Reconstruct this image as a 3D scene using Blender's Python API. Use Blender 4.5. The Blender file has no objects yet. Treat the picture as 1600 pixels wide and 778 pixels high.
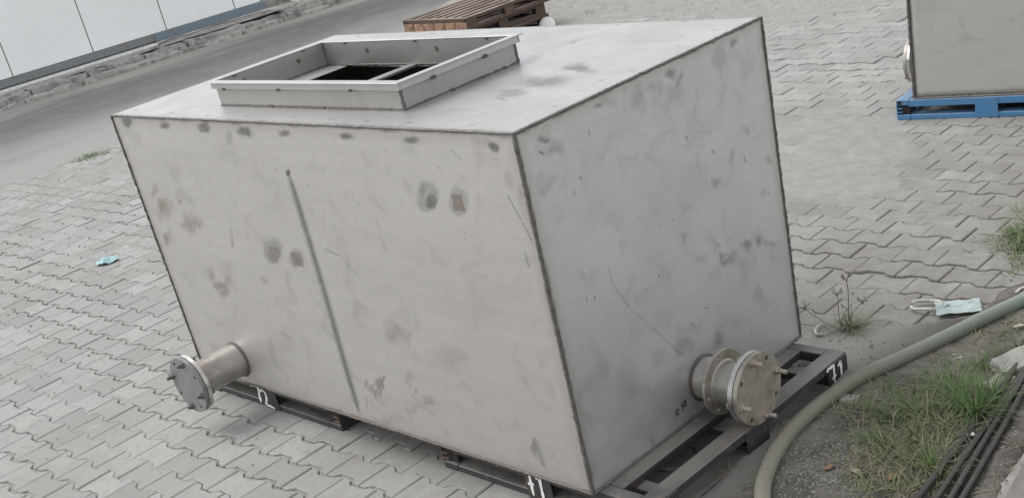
import bpy, bmesh, math, random
import numpy as np
from mathutils import Vector, Matrix
random.seed(7); RNG = np.random.default_rng(11)
SC = bpy.context.scene
COL = SC.collection
rad = math.radians
# ------------------------------------------------------------------ camera
CR = np.array([[0.702533, 0.681261, -0.205744], [0.174525, -0.445212, -0.878252], [-0.689919, 0.581094, -0.431674]])
CC = np.array([2.7988, -2.5044, 2.2769 + 0.135]); CF, CX, CY = 1887.68, 836.95, 601.52
cam = bpy.data.cameras.new('camera'); camo = bpy.data.objects.new('camera', cam); COL.objects.link(camo)
m = Matrix.Identity(4)
for i in range(3):
    m[i][0] = CR[0][i]; m[i][1] = -CR[1][i]; m[i][2] = -CR[2][i]; m[i][3] = CC[i]
camo.matrix_world = m
cam.sensor_width = 36; cam.lens = CF / 1600 * 36
cam.shift_x = -(CX - 800) / 1600; cam.shift_y = (CY - 389) / 1600
cam.clip_start = 0.05; cam.clip_end = 2000
SC.camera = camo
SC.render.resolution_x = 1024; SC.render.resolution_y = 497
# ------------------------------------------------------------------ sky and sun
SUN_EL, SUN_AZ = rad(58), rad(206)          # azimuth measured anticlockwise from +X: brightest sky lies behind the tank, to the left
SUN_DIR = Vector((math.cos(SUN_EL) * math.cos(SUN_AZ), math.cos(SUN_EL) * math.sin(SUN_AZ), math.sin(SUN_EL)))
world = bpy.data.worlds.new('World'); SC.world = world; world.use_nodes = True
wn = world.node_tree; wn.nodes.clear()
wo = wn.nodes.new('ShaderNodeOutputWorld'); bg = wn.nodes.new('ShaderNodeBackground')
sky = wn.nodes.new('ShaderNodeTexSky'); sky.sky_type = 'NISHITA'; sky.sun_disc = False
sky.sun_elevation = SUN_EL; sky.sun_rotation = rad(90) - SUN_AZ
sky.air_density = 1.0; sky.dust_density = 0.6; sky.ozone_density = 1.0
hs = wn.nodes.new('ShaderNodeHueSaturation'); hs.inputs['Saturation'].default_value = 0.12
bg.inputs['Strength'].default_value = 0.15
wn.links.new(sky.outputs[0], hs.inputs['Color']); wn.links.new(hs.outputs[0], bg.inputs[0]); wn.links.new(bg.outputs[0], wo.inputs[0])
sl = bpy.data.lights.new('sun', 'SUN'); sl.energy = 1.0; sl.angle = rad(40); sl.color = (1.0, 0.985, 0.96)
so = bpy.data.objects.new('sun', sl); COL.objects.link(so)
so.rotation_euler = (-SUN_DIR).to_track_quat('-Z', 'Y').to_euler()
SC.view_settings.view_transform = 'Standard'; SC.view_settings.look = 'None'
SC.view_settings.exposure = 0.85; SC.view_settings.gamma = 1.0
SC.view_settings.use_curve_mapping = False

# ------------------------------------------------------------------ helpers
def pj(P):
    q = CR @ (np.asarray(P, float) - CC)
    return CX + CF * q[0] / q[2], CY + CF * q[1] / q[2], q[2]

def un(x, y, z):
    d = CR.T @ np.array([(x - CX) / CF, (y - CY) / CF, 1.0])
    return CC + d * ((z - CC[2]) / d[2])

def tag(o, label=None, cat=None, group=None, kind=None):
    if label: o['label'] = label
    if cat: o['category'] = cat
    if group: o['group'] = group
    if kind: o['kind'] = kind
    return o

def empty(name, loc=(0, 0, 0), rz=0.0, rx=0.0, ry=0.0):
    o = bpy.data.objects.new(name, None); COL.objects.link(o)
    o.empty_display_size = 0.1
    o.location = loc; o.rotation_euler = (rx, ry, rz)
    return o

class MB:
    def __init__(s): s.v = []; s.f = []; s.a = []
    def add(s, vs, fs, a=0.0):
        k = len(s.v); s.v += [tuple(p) for p in vs]; s.f += [tuple(i + k for i in f) for f in fs]
        s.a += ([a] * len(vs) if not hasattr(a, '__len__') else list(a)); return s
    def box(s, x0, x1, y0, y1, z0, z1, c=0.0):
        if c <= 0:
            vs = [(x, y, z) for z in (z0, z1) for y in (y0, y1) for x in (x0, x1)]
            return s.add(vs, [(0, 2, 3, 1), (4, 5, 7, 6), (0, 1, 5, 4), (2, 6, 7, 3), (0, 4, 6, 2), (1, 3, 7, 5)])
        bm = bmesh.new()
        vv = [bm.verts.new((x, y, z)) for z in (z0, z1) for y in (y0, y1) for x in (x0, x1)]
        for f in [(0, 2, 3, 1), (4, 5, 7, 6), (0, 1, 5, 4), (2, 6, 7, 3), (0, 4, 6, 2), (1, 3, 7, 5)]: bm.faces.new([vv[i] for i in f])
        bmesh.ops.bevel(bm, geom=bm.edges[:], offset=c, segments=1, affect='EDGES')
        return s.bm(bm)
    def bm(s, bm, mat=None, a=0.0):
        bm.verts.index_update()
        vs = [tuple(mat @ v.co) if mat else tuple(v.co) for v in bm.verts]
        fs = [tuple(v.index for v in f.verts) for f in bm.faces]
        bm.free(); return s.add(vs, fs, a)
    def lathe(s, prof, n=32, mat=None, cap=True):
        """prof: (r, h) pairs along +Z."""
        vs = []; fs = []
        for r, h in prof:
            for i in range(n):
                t = 2 * math.pi * i / n; vs.append(Vector((r * math.cos(t), r * math.sin(t), h)))
        for j in range(len(prof) - 1):
            for i in range(n):
                k = (i + 1) % n; fs.append((j * n + i, j * n + k, (j + 1) * n + k, (j + 1) * n + i))
        if cap:
            fs.append(tuple(range(n))[::-1]); fs.append(tuple((len(prof) - 1) * n + i for i in range(n)))
        if mat: vs = [mat @ v for v in vs]
        return s.add(vs, fs)
    def tube(s, pts, r, n=8, cap=True, a=0.0):
        P = [Vector(p) for p in pts]; vs = []; fs = []; up = Vector((0.13, 0.29, 0.95)).normalized()
        al = []
        for j, p in enumerate(P):
            t = (P[min(j + 1, len(P) - 1)] - P[max(j - 1, 0)]).normalized()
            if abs(t.dot(up)) > 0.95: up = Vector((1, 0.1, 0)).normalized()
            u = t.cross(up).normalized(); w = u.cross(t)
            rr = r[j] if hasattr(r, '__len__') else r
            for i in range(n):
                q = 2 * math.pi * i / n; vs.append(p + (u * math.cos(q) + w * math.sin(q)) * rr); al.append(a[j] if hasattr(a, '__len__') else a)
        for j in range(len(P) - 1):
            for i in range(n):
                k = (i + 1) % n; fs.append((j * n + i, j * n + k, (j + 1) * n + k, (j + 1) * n + i))
        if cap: fs.append(tuple(range(n))[::-1]); fs.append(tuple((len(P) - 1) * n + i for i in range(n)))
        return s.add(vs, fs, al)
    def mesh(s, name, mat=None, smooth=False, attr=None):
        me = bpy.data.meshes.new(name); me.from_pydata(s.v, [], s.f); me.update()
        if attr:
            at = me.attributes.new(attr, 'FLOAT', 'POINT'); at.data.foreach_set('value', np.array(s.a, np.float32))
        if mat: me.materials.append(mat)
        if smooth: me.polygons.foreach_set('use_smooth', np.ones(len(me.polygons), bool))
        return me
    def build(s, name, mat, parent=None, smooth=False, attr=None, fix=True):
        me = s.mesh(name, mat, smooth, attr)
        if fix:
            bm = bmesh.new(); bm.from_mesh(me); bmesh.ops.recalc_face_normals(bm, faces=bm.faces[:]); bm.to_mesh(me); bm.free()
        o = bpy.data.objects.new(name, me); COL.objects.link(o)
        if parent: o.parent = parent
        if smooth == 'auto':
            pass
        return o

def auto_smooth(o, ang=35):
    me = o.data; me.polygons.foreach_set('use_smooth', np.ones(len(me.polygons), bool))
    bm = bmesh.new(); bm.from_mesh(me)
    for e in bm.edges:
        if len(e.link_faces) == 2 and e.calc_face_angle(0) > rad(ang): e.smooth = False
    bm.to_mesh(me); bm.free(); return o

def grid_obj(name, X, Y, Z, mat, parent=None, smooth=True, flip=False):
    """a sheet from 2-D arrays of coordinates"""
    ny, nx = X.shape
    me = bpy.data.meshes.new(name)
    co = np.stack([X, Y, Z], -1).reshape(-1, 3)
    idx = np.arange(nx * ny).reshape(ny, nx)
    q = np.stack([idx[:-1, :-1], idx[:-1, 1:], idx[1:, 1:], idx[1:, :-1]], -1).reshape(-1, 4)
    if flip: q = q[:, ::-1]
    me.vertices.add(len(co)); me.vertices.foreach_set('co', co.astype(np.float32).ravel())
    me.loops.add(q.size); me.loops.foreach_set('vertex_index', q.astype(np.int32).ravel())
    me.polygons.add(len(q)); me.polygons.foreach_set('loop_start', np.arange(0, q.size, 4, dtype=np.int32))
    me.polygons.foreach_set('loop_total', np.full(len(q), 4, np.int32))
    me.update(calc_edges=True); me.validate()
    if smooth: me.polygons.foreach_set('use_smooth', np.ones(len(q), bool))
    me.materials.append(mat)
    o = bpy.data.objects.new(name, me); COL.objects.link(o)
    if parent: o.parent = parent
    return o

def vnoise(x, y, seed=0):
    xi = np.floor(x).astype(np.int64); yi = np.floor(y).astype(np.int64); fx = x - xi; fy = y - yi
    fx = fx * fx * (3 - 2 * fx); fy = fy * fy * (3 - 2 * fy)
    def h(a, b):
        n = (a * 374761393 + b * 668265263 + seed * 974711) & 0xffffffff
        n = ((n ^ (n >> 13)) * 1274126177) & 0xffffffff
        return ((n ^ (n >> 16)) & 0xffff) / 65535.0
    return (h(xi, yi) * (1 - fx) + h(xi + 1, yi) * fx) * (1 - fy) + (h(xi, yi + 1) * (1 - fx) + h(xi + 1, yi + 1) * fx) * fy

def fbm(x, y, oct=4, seed=0):
    t = 0; a = 0.5; s = 0
    for i in range(oct):
        t = t + a * vnoise(x * 2 ** i, y * 2 ** i, seed + i * 17); s += a; a *= 0.5
    return t / s
def sstep(a, b, x):
    t = np.clip((x - a) / (b - a), 0, 1); return t * t * (3 - 2 * t)

# ------------------------------------------------------------------ materials
class NT:
    def __init__(s, name):
        s.m = bpy.data.materials.new(name); s.m.use_nodes = True; s.t = s.m.node_tree
        s.b = s.t.nodes['Principled BSDF']
    def n(s, typ, ins=None, **kw):
        o = s.t.nodes.new('ShaderNode' + typ)
        for k, v in kw.items(): setattr(o, k, v)
        for k, v in (ins or {}).items(): s.set(o.inputs[k], v)
        return o
    def set(s, sock, v):
        if isinstance(v, bpy.types.NodeSocket): s.t.links.new(v, sock)
        else: sock.default_value = v
    def math(s, op, a, b=0.0, c=None, clamp=False):
        o = s.n('Math', {0: a, 1: b}, operation=op, use_clamp=clamp)
        if c is not None: s.set(o.inputs[2], c)
        return o.outputs[0]
    def mix(s, f, a, b, mode='MIX'):
        o = s.n('Mix', data_type='RGBA', blend_type=mode)
        s.set(o.inputs['Factor'], f)
        for k, v in ((6, a), (7, b)): s.set(o.inputs[k], v if isinstance(v, bpy.types.NodeSocket) else (*v, 1.0))
        return o.outputs[2]
    def ramp(s, x, a, b, lo=0.0, hi=1.0):
        o = s.n('MapRange', {0: x, 1: a, 2: b, 3: lo, 4: hi}, interpolation_type='SMOOTHSTEP'); return o.outputs[0]
    def noise(s, vec, scale, detail=4, rough=0.55, dist=0.0):
        o = s.n('TexNoise', {'Vector': vec, 'Scale': scale, 'Detail': detail, 'Roughness': rough, 'Distortion': dist}); return o.outputs['Fac']
    def pos(s): return s.n('NewGeometry').outputs['Position']
    def obj(s): return s.n('TexCoord').outputs['Object']
    def xyz(s, v):
        o = s.n('SeparateXYZ', {0: v}); return o.outputs
    def comb(s, x=0.0, y=0.0, z=0.0): return s.n('CombineXYZ', {0: x, 1: y, 2: z}).outputs[0]
    def scale(s, v, k): return s.n('VectorMath', {0: v, 1: k}, operation='MULTIPLY').outputs[0]
    def bump(s, h, strength=0.3, dist=0.01):
        o = s.n('Bump', {'Height': h, 'Strength': strength, 'Distance': dist}); s.set(s.b.inputs['Normal'], o.outputs[0])
    def out(s, col=None, rough=None, metal=None, spec=None):
        for k, v in (('Base Color', col), ('Roughness', rough), ('Metallic', metal), ('Specular IOR Level', spec)):
            if v is None: continue
            if isinstance(v, tuple) and len(v) == 3: v = (*v, 1.0)
            s.set(s.b.inputs[k], v)
        return s.m

MCOL = {'dark': (0.115, 0.108, 0.10), 'grey': (0.24, 0.24, 0.235), 'brown': (0.25, 0.215, 0.18), 'pink': (0.36, 0.25, 0.20), 'scr': (0.05, 0.05, 0.05), 'lite': (0.75, 0.75, 0.75)}
MARKS = {
    ('F','dark'):[(-2.605,1.322,0.064,0.025,-2.95,0.75,0.6,0,0.45),(-2.255,1.314,0.051,0.021,-2.948,0.75,0.6,0,0.45),(-1.913,1.312,0.058,0.02,-3.011,0.75,0.6,0,0.45),(-1.597,1.307,0.059,0.023,-2.995,0.7,0.6,0,0.45),(-1.309,1.306,0.049,0.019,-3.002,0.7,0.6,0,0.45),(-0.905,1.309,0.047,0.018,-3.021,0.75,0.6,0,0.45),(-0.524,1.304,0.058,0.017,-3.062,0.7,0.6,0,0.45),(-0.111,1.302,0.036,0.018,-2.969,0.75,0.6,0,0.45),(-0.492,1.079,0.044,0.028,-2.655,0.65,0.4,0,0.4),(-0.522,1.12,0.036,0.023,-2.422,0.25,0.5,0,1),(-1.2691,0.1835,0.0186,0.004,-0.4149,0.6,0.6,2,0),(-1.1556,0.2258,0.0687,0.004,-2.3951,0.6,0.6,2,0),(-1.1827,0.1715,0.0195,0.004,-0.993,0.6,0.6,2,0),(-1.3058,0.105,0.0393,0.004,-1.8778,0.6,0.6,2,0),(-1.1633,0.1969,0.0468,0.004,-2.3243,0.6,0.6,2,0),(-1.122,0.2632,0.0179,0.004,-2.4311,0.6,0.6,2,0),(-1.3776,0.5845,0.5591,0.015,-1.5962,0.5,0.8,2,0),(-1.368,1.143,0.023,0.013,-2.574,0.9,0.3,0,0),(-0.261,0.133,0.038,0.013,1.21,0.4,0.2,0,1)],
    ('F','grey'):[(-0.905,1.309,0.074,0.028,-3.016,0.3,0.8,0,1),(-0.527,1.297,0.101,0.032,-3.054,0.3,0.8,0,1),(-0.142,1.303,0.069,0.025,-3.042,0.22,0.8,0,1),(-1.726,1.273,0.06,0.028,0.817,0.42,0.8,0,1),(-1.599,1.305,0.091,0.031,-3.023,0.2,0.8,0,1),(-0.553,1.259,0.074,0.032,-2.99,0.18,0.8,0,1),(-0.516,1.101,0.085,0.054,-2.528,0.55,0.3,0,0.3),(-0.347,1.095,0.069,0.045,-2.489,0.5,0.3,0,0.3),(-1.686,0.77,0.101,0.052,-2.639,0.5,0.3,0,0.3),(-1.515,0.753,0.08,0.043,-2.579,0.45,0.3,0,0.3),(-1.3793,0.5893,0.5699,0.034,-1.5892,0.75,0.8,2,0),(-0.2426,0.1201,0.065,0.016,-1.4161,0.5,0.3,2,0)],
    ('F','brown'):[(-0.351,1.092,0.031,0.028,0,0.85,0.15,1,0.25),(-1.681,0.762,0.069,0.035,-2.658,0.6,0.4,0,0.4),(-1.513,0.748,0.041,0.035,0,0.8,0.2,1,0.25),(-2.591,0.979,0.074,0.032,-2.431,0.455,0.75,0,1),(-2.55,0.886,0.122,0.056,-2.757,0.52,0.75,0,1),(-2.625,0.731,0.06,0.027,-2.468,0.65,0.75,0,1),(-2.327,0.84,0.126,0.056,-2.797,0.52,0.75,0,1),(-2.313,0.826,0.071,0.035,-2.597,0.455,0.75,0,1),(-2.298,0.601,0.055,0.026,-2.613,0.52,0.75,0,1),(-2.241,0.552,0.106,0.037,-2.89,0.65,0.75,0,1),(-2.225,0.511,0.073,0.034,-2.695,0.585,0.75,0,1),(-2.001,0.802,0.048,0.018,0.904,0.455,0.75,0,1),(-2.357,0.939,0.036,0.016,-2.776,0.455,0.75,0,1),(-1.826,0.636,0.053,0.02,-2.879,0.39,0.75,0,1),(-1.741,0.529,0.142,0.042,-2.93,0.156,0.75,0,1),(-0.941,0.486,0.101,0.038,-2.871,0.455,0.75,0,1),(-0.863,0.479,0.046,0.025,-2.369,0.325,0.75,0,1),(-0.841,0.207,0.066,0.027,-2.781,0.52,0.75,0,1),(-0.934,0.299,0.063,0.033,0.835,0.325,0.75,0,1),(-0.918,0.238,0.027,0.015,-2.511,0.455,0.75,0,1),(-1.145,0.228,0.057,0.028,0.866,0.65,0.75,0,1),(-1.221,0.176,0.045,0.022,-2.655,0.585,0.75,0,1),(-1.211,0.147,0.049,0.022,0.935,0.65,0.75,0,1),(-0.646,0.439,0.169,0.068,-2.842,0.156,0.75,0,1),(-0.342,0.699,0.15,0.072,-2.835,0.104,0.75,0,1),(-0.979,0.494,0.075,0.04,0.828,0.325,0.75,0,1),(-0.953,0.147,0.104,0.029,-2.87,0.26,0.75,0,1),(-0.07,1.194,0.043,0.03,-2.469,0.26,0.75,0,1),(-0.032,1.153,0.034,0.019,1.076,0.325,0.75,0,1)],
    ('F','pink'):[(-2.552,0.902,0.07,0.033,-2.724,0.49,0.8,0,1),(-1.255,0.2,0.035,0.018,-2.568,0.7,0.8,0,1),(-1.218,0.026,0.203,0.016,-2.915,0.28,0.8,0,1)],
    ('F','scr'):[(-0.0749,1.097,0.0496,0.0022,-1.1356,0.6,0.6,2,0),(-0.0391,1.0163,0.0387,0.0022,-1.1762,0.6,0.6,2,0),(-0.0704,0.9117,0.0322,0.0022,-1.5382,0.5,0.6,2,0),(-0.3,1.2644,0.0299,0.0022,-0.7395,0.4,0.6,2,0),(-1.2307,0.8145,0.0513,0.0022,-0.1954,0.6,0.6,2,0),(-1.1326,0.7684,0.0599,0.0022,-0.6466,0.3,0.6,2,0),(-1.0836,0.0751,0.0573,0.0022,-0.6142,0.2,0.6,2,0),(-1.0996,0.1302,0.0615,0.0022,-1.1656,0.25,0.6,2,0),(-1.0103,0.1187,0.0512,0.0022,-1.4726,0.35,0.6,2,0),(-1.074,1.19,0.007,0.003,0.941,0.379,0.6,0,1),(-0.963,1.243,0.007,0.004,0.837,0.273,0.6,0,1),(-0.931,1.217,0.008,0.003,1.076,0.341,0.6,0,1),(-0.681,1.263,0.008,0.003,1.095,0.415,0.6,0,1),(-1.109,1.17,0.007,0.004,-2.541,0.474,0.6,0,1),(-1.016,1.086,0.007,0.003,1.014,0.554,0.6,0,1),(-0.943,1.04,0.008,0.004,0.948,0.485,0.6,0,1),(-0.82,1.193,0.007,0.003,1.078,0.457,0.6,0,1),(-1.199,0.994,0.005,0.003,-2.618,0.553,0.6,0,1),(-0.361,0.959,0.007,0.003,1.08,0.558,0.6,0,1),(-1.456,1.152,0.01,0.005,0.839,0.388,0.6,0,1),(-1.258,1.096,0.008,0.004,-2.554,0.577,0.6,0,1),(-1.152,0.939,0.007,0.003,-2.814,0.298,0.6,0,1),(-0.963,1.077,0.009,0.003,1.061,0.403,0.6,0,1),(-0.859,0.97,0.006,0.004,-2.489,0.428,0.6,0,1),(-0.665,1.158,0.005,0.003,0.855,0.455,0.6,0,1),(-0.414,1.215,0.007,0.004,1.065,0.489,0.6,0,1),(0.033,0.892,0.007,0.004,1.087,0.597,0.6,0,1),(-0.994,0.971,0.006,0.003,-2.67,0.551,0.6,0,1),(-1.394,0.917,0.01,0.005,0.791,0.449,0.6,0,1)],
    ('E','dark'):[(0.119,1.297,0.026,0.014,2.803,0.6,0.8,0,1),(0.148,1.249,0.041,0.028,2.771,0.32,0.8,0,1),(0.396,1.306,0.028,0.015,2.821,0.6,0.8,0,1),(0.804,1.294,0.039,0.022,2.832,0.55,0.8,0,1),(0.842,1.257,0.049,0.018,1.333,0.45,0.8,0,1),(1.162,1.309,0.028,0.016,2.845,0.65,0.8,0,1),(0.6,1.27,0.068,0.047,2.796,0.3,0.8,0,1),(0.446,1.307,0.051,0.029,2.819,0.2,0.8,0,1),(0.713,1.269,0.049,0.03,2.814,0.25,0.8,0,1),(1.075,1.277,0.054,0.041,2.795,0.25,0.8,0,1),(0.81,1.216,0.073,0.044,2.806,0.25,0.8,0,1),(0.958,1.357,0.059,0.022,2.862,0.2,0.8,0,1),(1.236,1.182,0.094,0.041,1.366,0.15,0.8,0,1),(0.933,0.536,0.058,0.022,2.719,0.5,0.8,0,1),(1.061,0.532,0.043,0.03,2.599,0.55,0.8,0,1),(1.151,0.523,0.036,0.029,2.379,0.5,0.8,0,1),(0.094,1.142,0.043,0.04,2.069,0.22,0.8,0,1),(0.813,0.257,0.056,0.045,1.954,0.4,0.8,0,1),(0.775,0.612,0.048,0.038,2.48,0.18,0.8,0,1),(0.468,0.327,0.053,0.029,2.605,0.2,0.8,0,1),(0.162,0.772,0.039,0.03,2.53,0.2,0.8,0,1),(0.294,0.306,0.076,0.059,2.285,0.12,0.8,0,1),(1.214,0.486,0.063,0.026,2.721,0.3,0.8,0,1),(1.15,0.985,0.049,0.024,2.792,0.3,0.8,0,1),(0.944,0.842,0.04,0.017,2.766,0.4,0.8,0,1),(1.043,0.883,0.034,0.028,1.577,0.3,0.8,0,1),(0.287,0.979,0.097,0.065,2.701,0.08,0.8,0,1),(0.638,0.299,0.064,0.034,2.613,0.3,0.8,0,1),(1.11,0.319,0.043,0.034,2.242,0.25,0.8,0,1),(0.343,0.04,0.019,0.01,2.553,0.5,0.8,0,1),(-0.01,0.409,0.033,0.025,1.571,0.3,0.8,0,1),(1.217,0.703,0.052,0.02,2.761,0.2,0.8,0,1),(0.765,0.808,0.053,0.019,2.759,0.15,0.8,0,1),(0.721,0.711,0.022,0.018,1.686,0.35,0.8,0,1),(0.774,0.607,0.037,0.032,2.149,0.3,0.8,0,1),(0.91,0.614,0.029,0.019,2.626,0.35,0.8,0,1),(1.284,0.811,0.027,0.022,2.516,0.3,0.8,0,1),(0.21,1.077,0.015,0.012,1.452,0.35,0.8,0,1)],
    ('E','scr'):[(0.1003,1.2494,0.0142,0.0022,-0.6975,0.9,0.6,2,0),(0.2508,1.1103,0.009,0.0022,-1.3067,0.7,0.6,2,0),(0.3306,1.2415,0.0098,0.0022,-1.3474,0.6,0.6,2,0),(0.8188,1.0567,0.0102,0.0022,-1.4414,0.7,0.6,2,0),(1.1392,0.8616,0.0156,0.0022,-1.2315,0.8,0.6,2,0),(0.9551,0.9575,0.0089,0.0022,-0.7398,0.8,0.6,2,0),(0.3023,0.7278,0.04,0.0022,-1.4088,0.35,0.6,2,0),(0.3381,0.6329,0.0627,0.0022,-1.0852,0.4,0.6,2,0),(0.4086,0.5251,0.0665,0.0022,-0.903,0.25,0.6,2,0),(0.5264,0.3724,0.1264,0.0022,-0.9193,0.3,0.6,2,0),(0.1645,0.7054,0.0071,0.0022,-1.6205,0.8,0.6,2,0),(0.2032,0.6931,0.0068,0.0022,-1.8465,0.8,0.6,2,0),(0.6834,0.3688,0.0145,0.0022,-0.871,0.6,0.6,2,0),(0.7776,0.3964,0.0145,0.0022,-0.5086,0.6,0.6,2,0),(0.3539,0.4941,0.0076,0.0022,-1.6016,0.6,0.6,2,0),(0.5467,0.6282,0.011,0.0022,-1.0999,0.7,0.6,2,0),(0.528,1.081,0.005,0.003,2.763,0.541,0.6,0,1),(0.751,0.952,0.005,0.003,2.711,0.272,0.6,0,1),(0.757,0.916,0.006,0.006,1.944,0.281,0.6,0,1),(0.679,0.922,0.006,0.004,2.7,0.303,0.6,0,1),(0.494,0.876,0.005,0.004,1.431,0.555,0.6,0,1),(0.575,0.807,0.005,0.003,1.405,0.266,0.6,0,1),(0.596,0.804,0.005,0.004,2.669,0.558,0.6,0,1),(0.669,0.795,0.006,0.004,2.669,0.599,0.6,0,1),(0.775,0.674,0.004,0.003,2.661,0.46,0.6,0,1),(0.939,0.752,0.003,0.003,2.205,0.393,0.6,0,1),(0.583,1.046,0.005,0.003,2.758,0.265,0.6,0,1),(0.855,0.937,0.006,0.003,2.749,0.586,0.6,0,1),(1.187,0.96,0.007,0.004,2.769,0.411,0.6,0,1),(1.23,0.705,0.006,0.005,2.318,0.458,0.6,0,1),(1.261,0.683,0.006,0.005,2.429,0.579,0.6,0,1),(1.221,0.923,0.005,0.004,2.663,0.502,0.6,0,1),(1.283,0.908,0.004,0.004,2.59,0.592,0.6,0,1),(0.954,0.971,0.005,0.004,2.508,0.254,0.6,0,1),(0.956,0.67,0.005,0.004,2.084,0.257,0.6,0,1),(0.976,0.649,0.006,0.005,2.376,0.271,0.6,0,1),(0.585,0.703,0.005,0.004,2.513,0.488,0.6,0,1),(0.506,0.714,0.005,0.004,1.535,0.508,0.6,0,1),(0.639,0.661,0.003,0.003,2.454,0.487,0.6,0,1),(0.884,0.593,0.007,0.003,2.699,0.41,0.6,0,1),(0.594,0.59,0.005,0.004,2.578,0.377,0.6,0,1),(0.087,0.628,0.004,0.003,1.926,0.458,0.6,0,1),(0.182,0.384,0.004,0.003,1.934,0.52,0.6,0,1),(0.479,0.441,0.005,0.003,1.445,0.507,0.6,0,1),(0.038,0.398,0.004,0.003,2.27,0.531,0.6,0,1),(1.032,0.464,0.004,0.003,2.533,0.402,0.6,0,1),(0.778,0.524,0.006,0.003,2.682,0.363,0.6,0,1),(0.579,0.921,0.005,0.004,1.429,0.403,0.6,0,1),(0.022,0.89,0.005,0.003,2.692,0.368,0.6,0,1),(1.222,0.198,0.007,0.006,2.01,0.408,0.6,0,1),(0.61,0.655,0.004,0.003,2.568,0.435,0.6,0,1),(0.978,0.603,0.006,0.004,1.483,0.543,0.6,0,1)],
    ('E','lite'):[(1.1701,0.5911,0.0217,0.004,-0.1385,0.5,0.6,2,0)],
    ('T','dark'):[(-2.641,0.078,0.039,0.01,3.05,0.6,0.5,0,0),(-2.268,0.058,0.036,0.01,3.051,0.6,0.5,0,0),(-1.93,0.044,0.033,0.009,3.051,0.6,0.5,0,0),(-1.642,0.055,0.03,0.009,3.047,0.6,0.5,0,0),(-1.303,0.062,0.027,0.008,3.044,0.6,0.5,0,0),(-1.058,0.063,0.025,0.008,3.043,0.6,0.5,0,0),(-0.823,0.051,0.023,0.008,3.044,0.6,0.5,0,0),(-0.581,0.055,0.022,0.008,3.042,0.6,0.5,0,0),(-0.258,0.057,0.019,0.007,3.041,0.6,0.5,0,0),(-0.067,0.261,0.019,0.007,2.995,0.6,0.5,0,0),(-0.11,0.55,0.02,0.008,2.93,0.6,0.5,0,0),(-0.063,0.662,0.02,0.008,2.903,0.6,0.5,0,0),(-0.086,1.176,0.022,0.009,2.789,0.6,0.5,0,0),(-0.101,0.973,0.021,0.009,2.834,0.6,0.5,0,0),(-0.691,1.315,0.027,0.01,2.798,0.6,0.5,0,0),(-0.35,1.333,0.025,0.01,2.774,0.6,0.5,0,0),(-2.231,1.37,0.042,0.012,2.858,0.6,0.5,0,0),(-2.469,1.303,0.044,0.012,2.876,0.6,0.5,0,0),(-1.876,1.301,0.038,0.011,2.855,0.6,0.5,0,0),(-0.706,1.051,0.026,0.01,2.849,0.6,0.5,0,0),(-0.722,1.08,0.027,0.01,2.844,0.6,0.5,0,0)],
    ('T','grey'):[(-0.344,0.691,0.124,0.053,2.676,0.95,0.8,0,1),(-0.376,0.534,0.181,0.076,2.823,0.8,0.8,0,1),(-0.406,0.397,0.116,0.035,3.058,0.5,0.8,0,1),(-0.487,0.218,0.132,0.028,-3.136,0.2,0.8,0,1),(-0.55,0.439,0.237,0.093,2.904,0.12,0.8,0,1),(-0.32,1.093,0.236,0.093,2.821,0.06,0.8,0,1),(-0.737,0.854,0.081,0.025,2.973,0.25,0.8,0,1),(-0.539,0.172,0.138,0.041,3.096,0.15,0.8,0,1)],
    ('T','scr'):[(-0.3937,0.331,0.0375,0.004,-0.3636,0.8,0.6,2,0)],
    ('T','pink'):[(-1.263,0.16,0.527,0.032,-3.09,0.35,0.9,0,1),(-0.723,0.175,0.06,0.024,2.876,0.5,0.9,0,1),(-2.065,0.178,0.082,0.023,3.013,0.4,0.9,0,1),(-0.695,0.476,0.251,0.032,3.138,0.2,0.9,0,1)],
}
STEEL_METAL, STEEL_ROUGH = 0.74, 0.41
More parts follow.
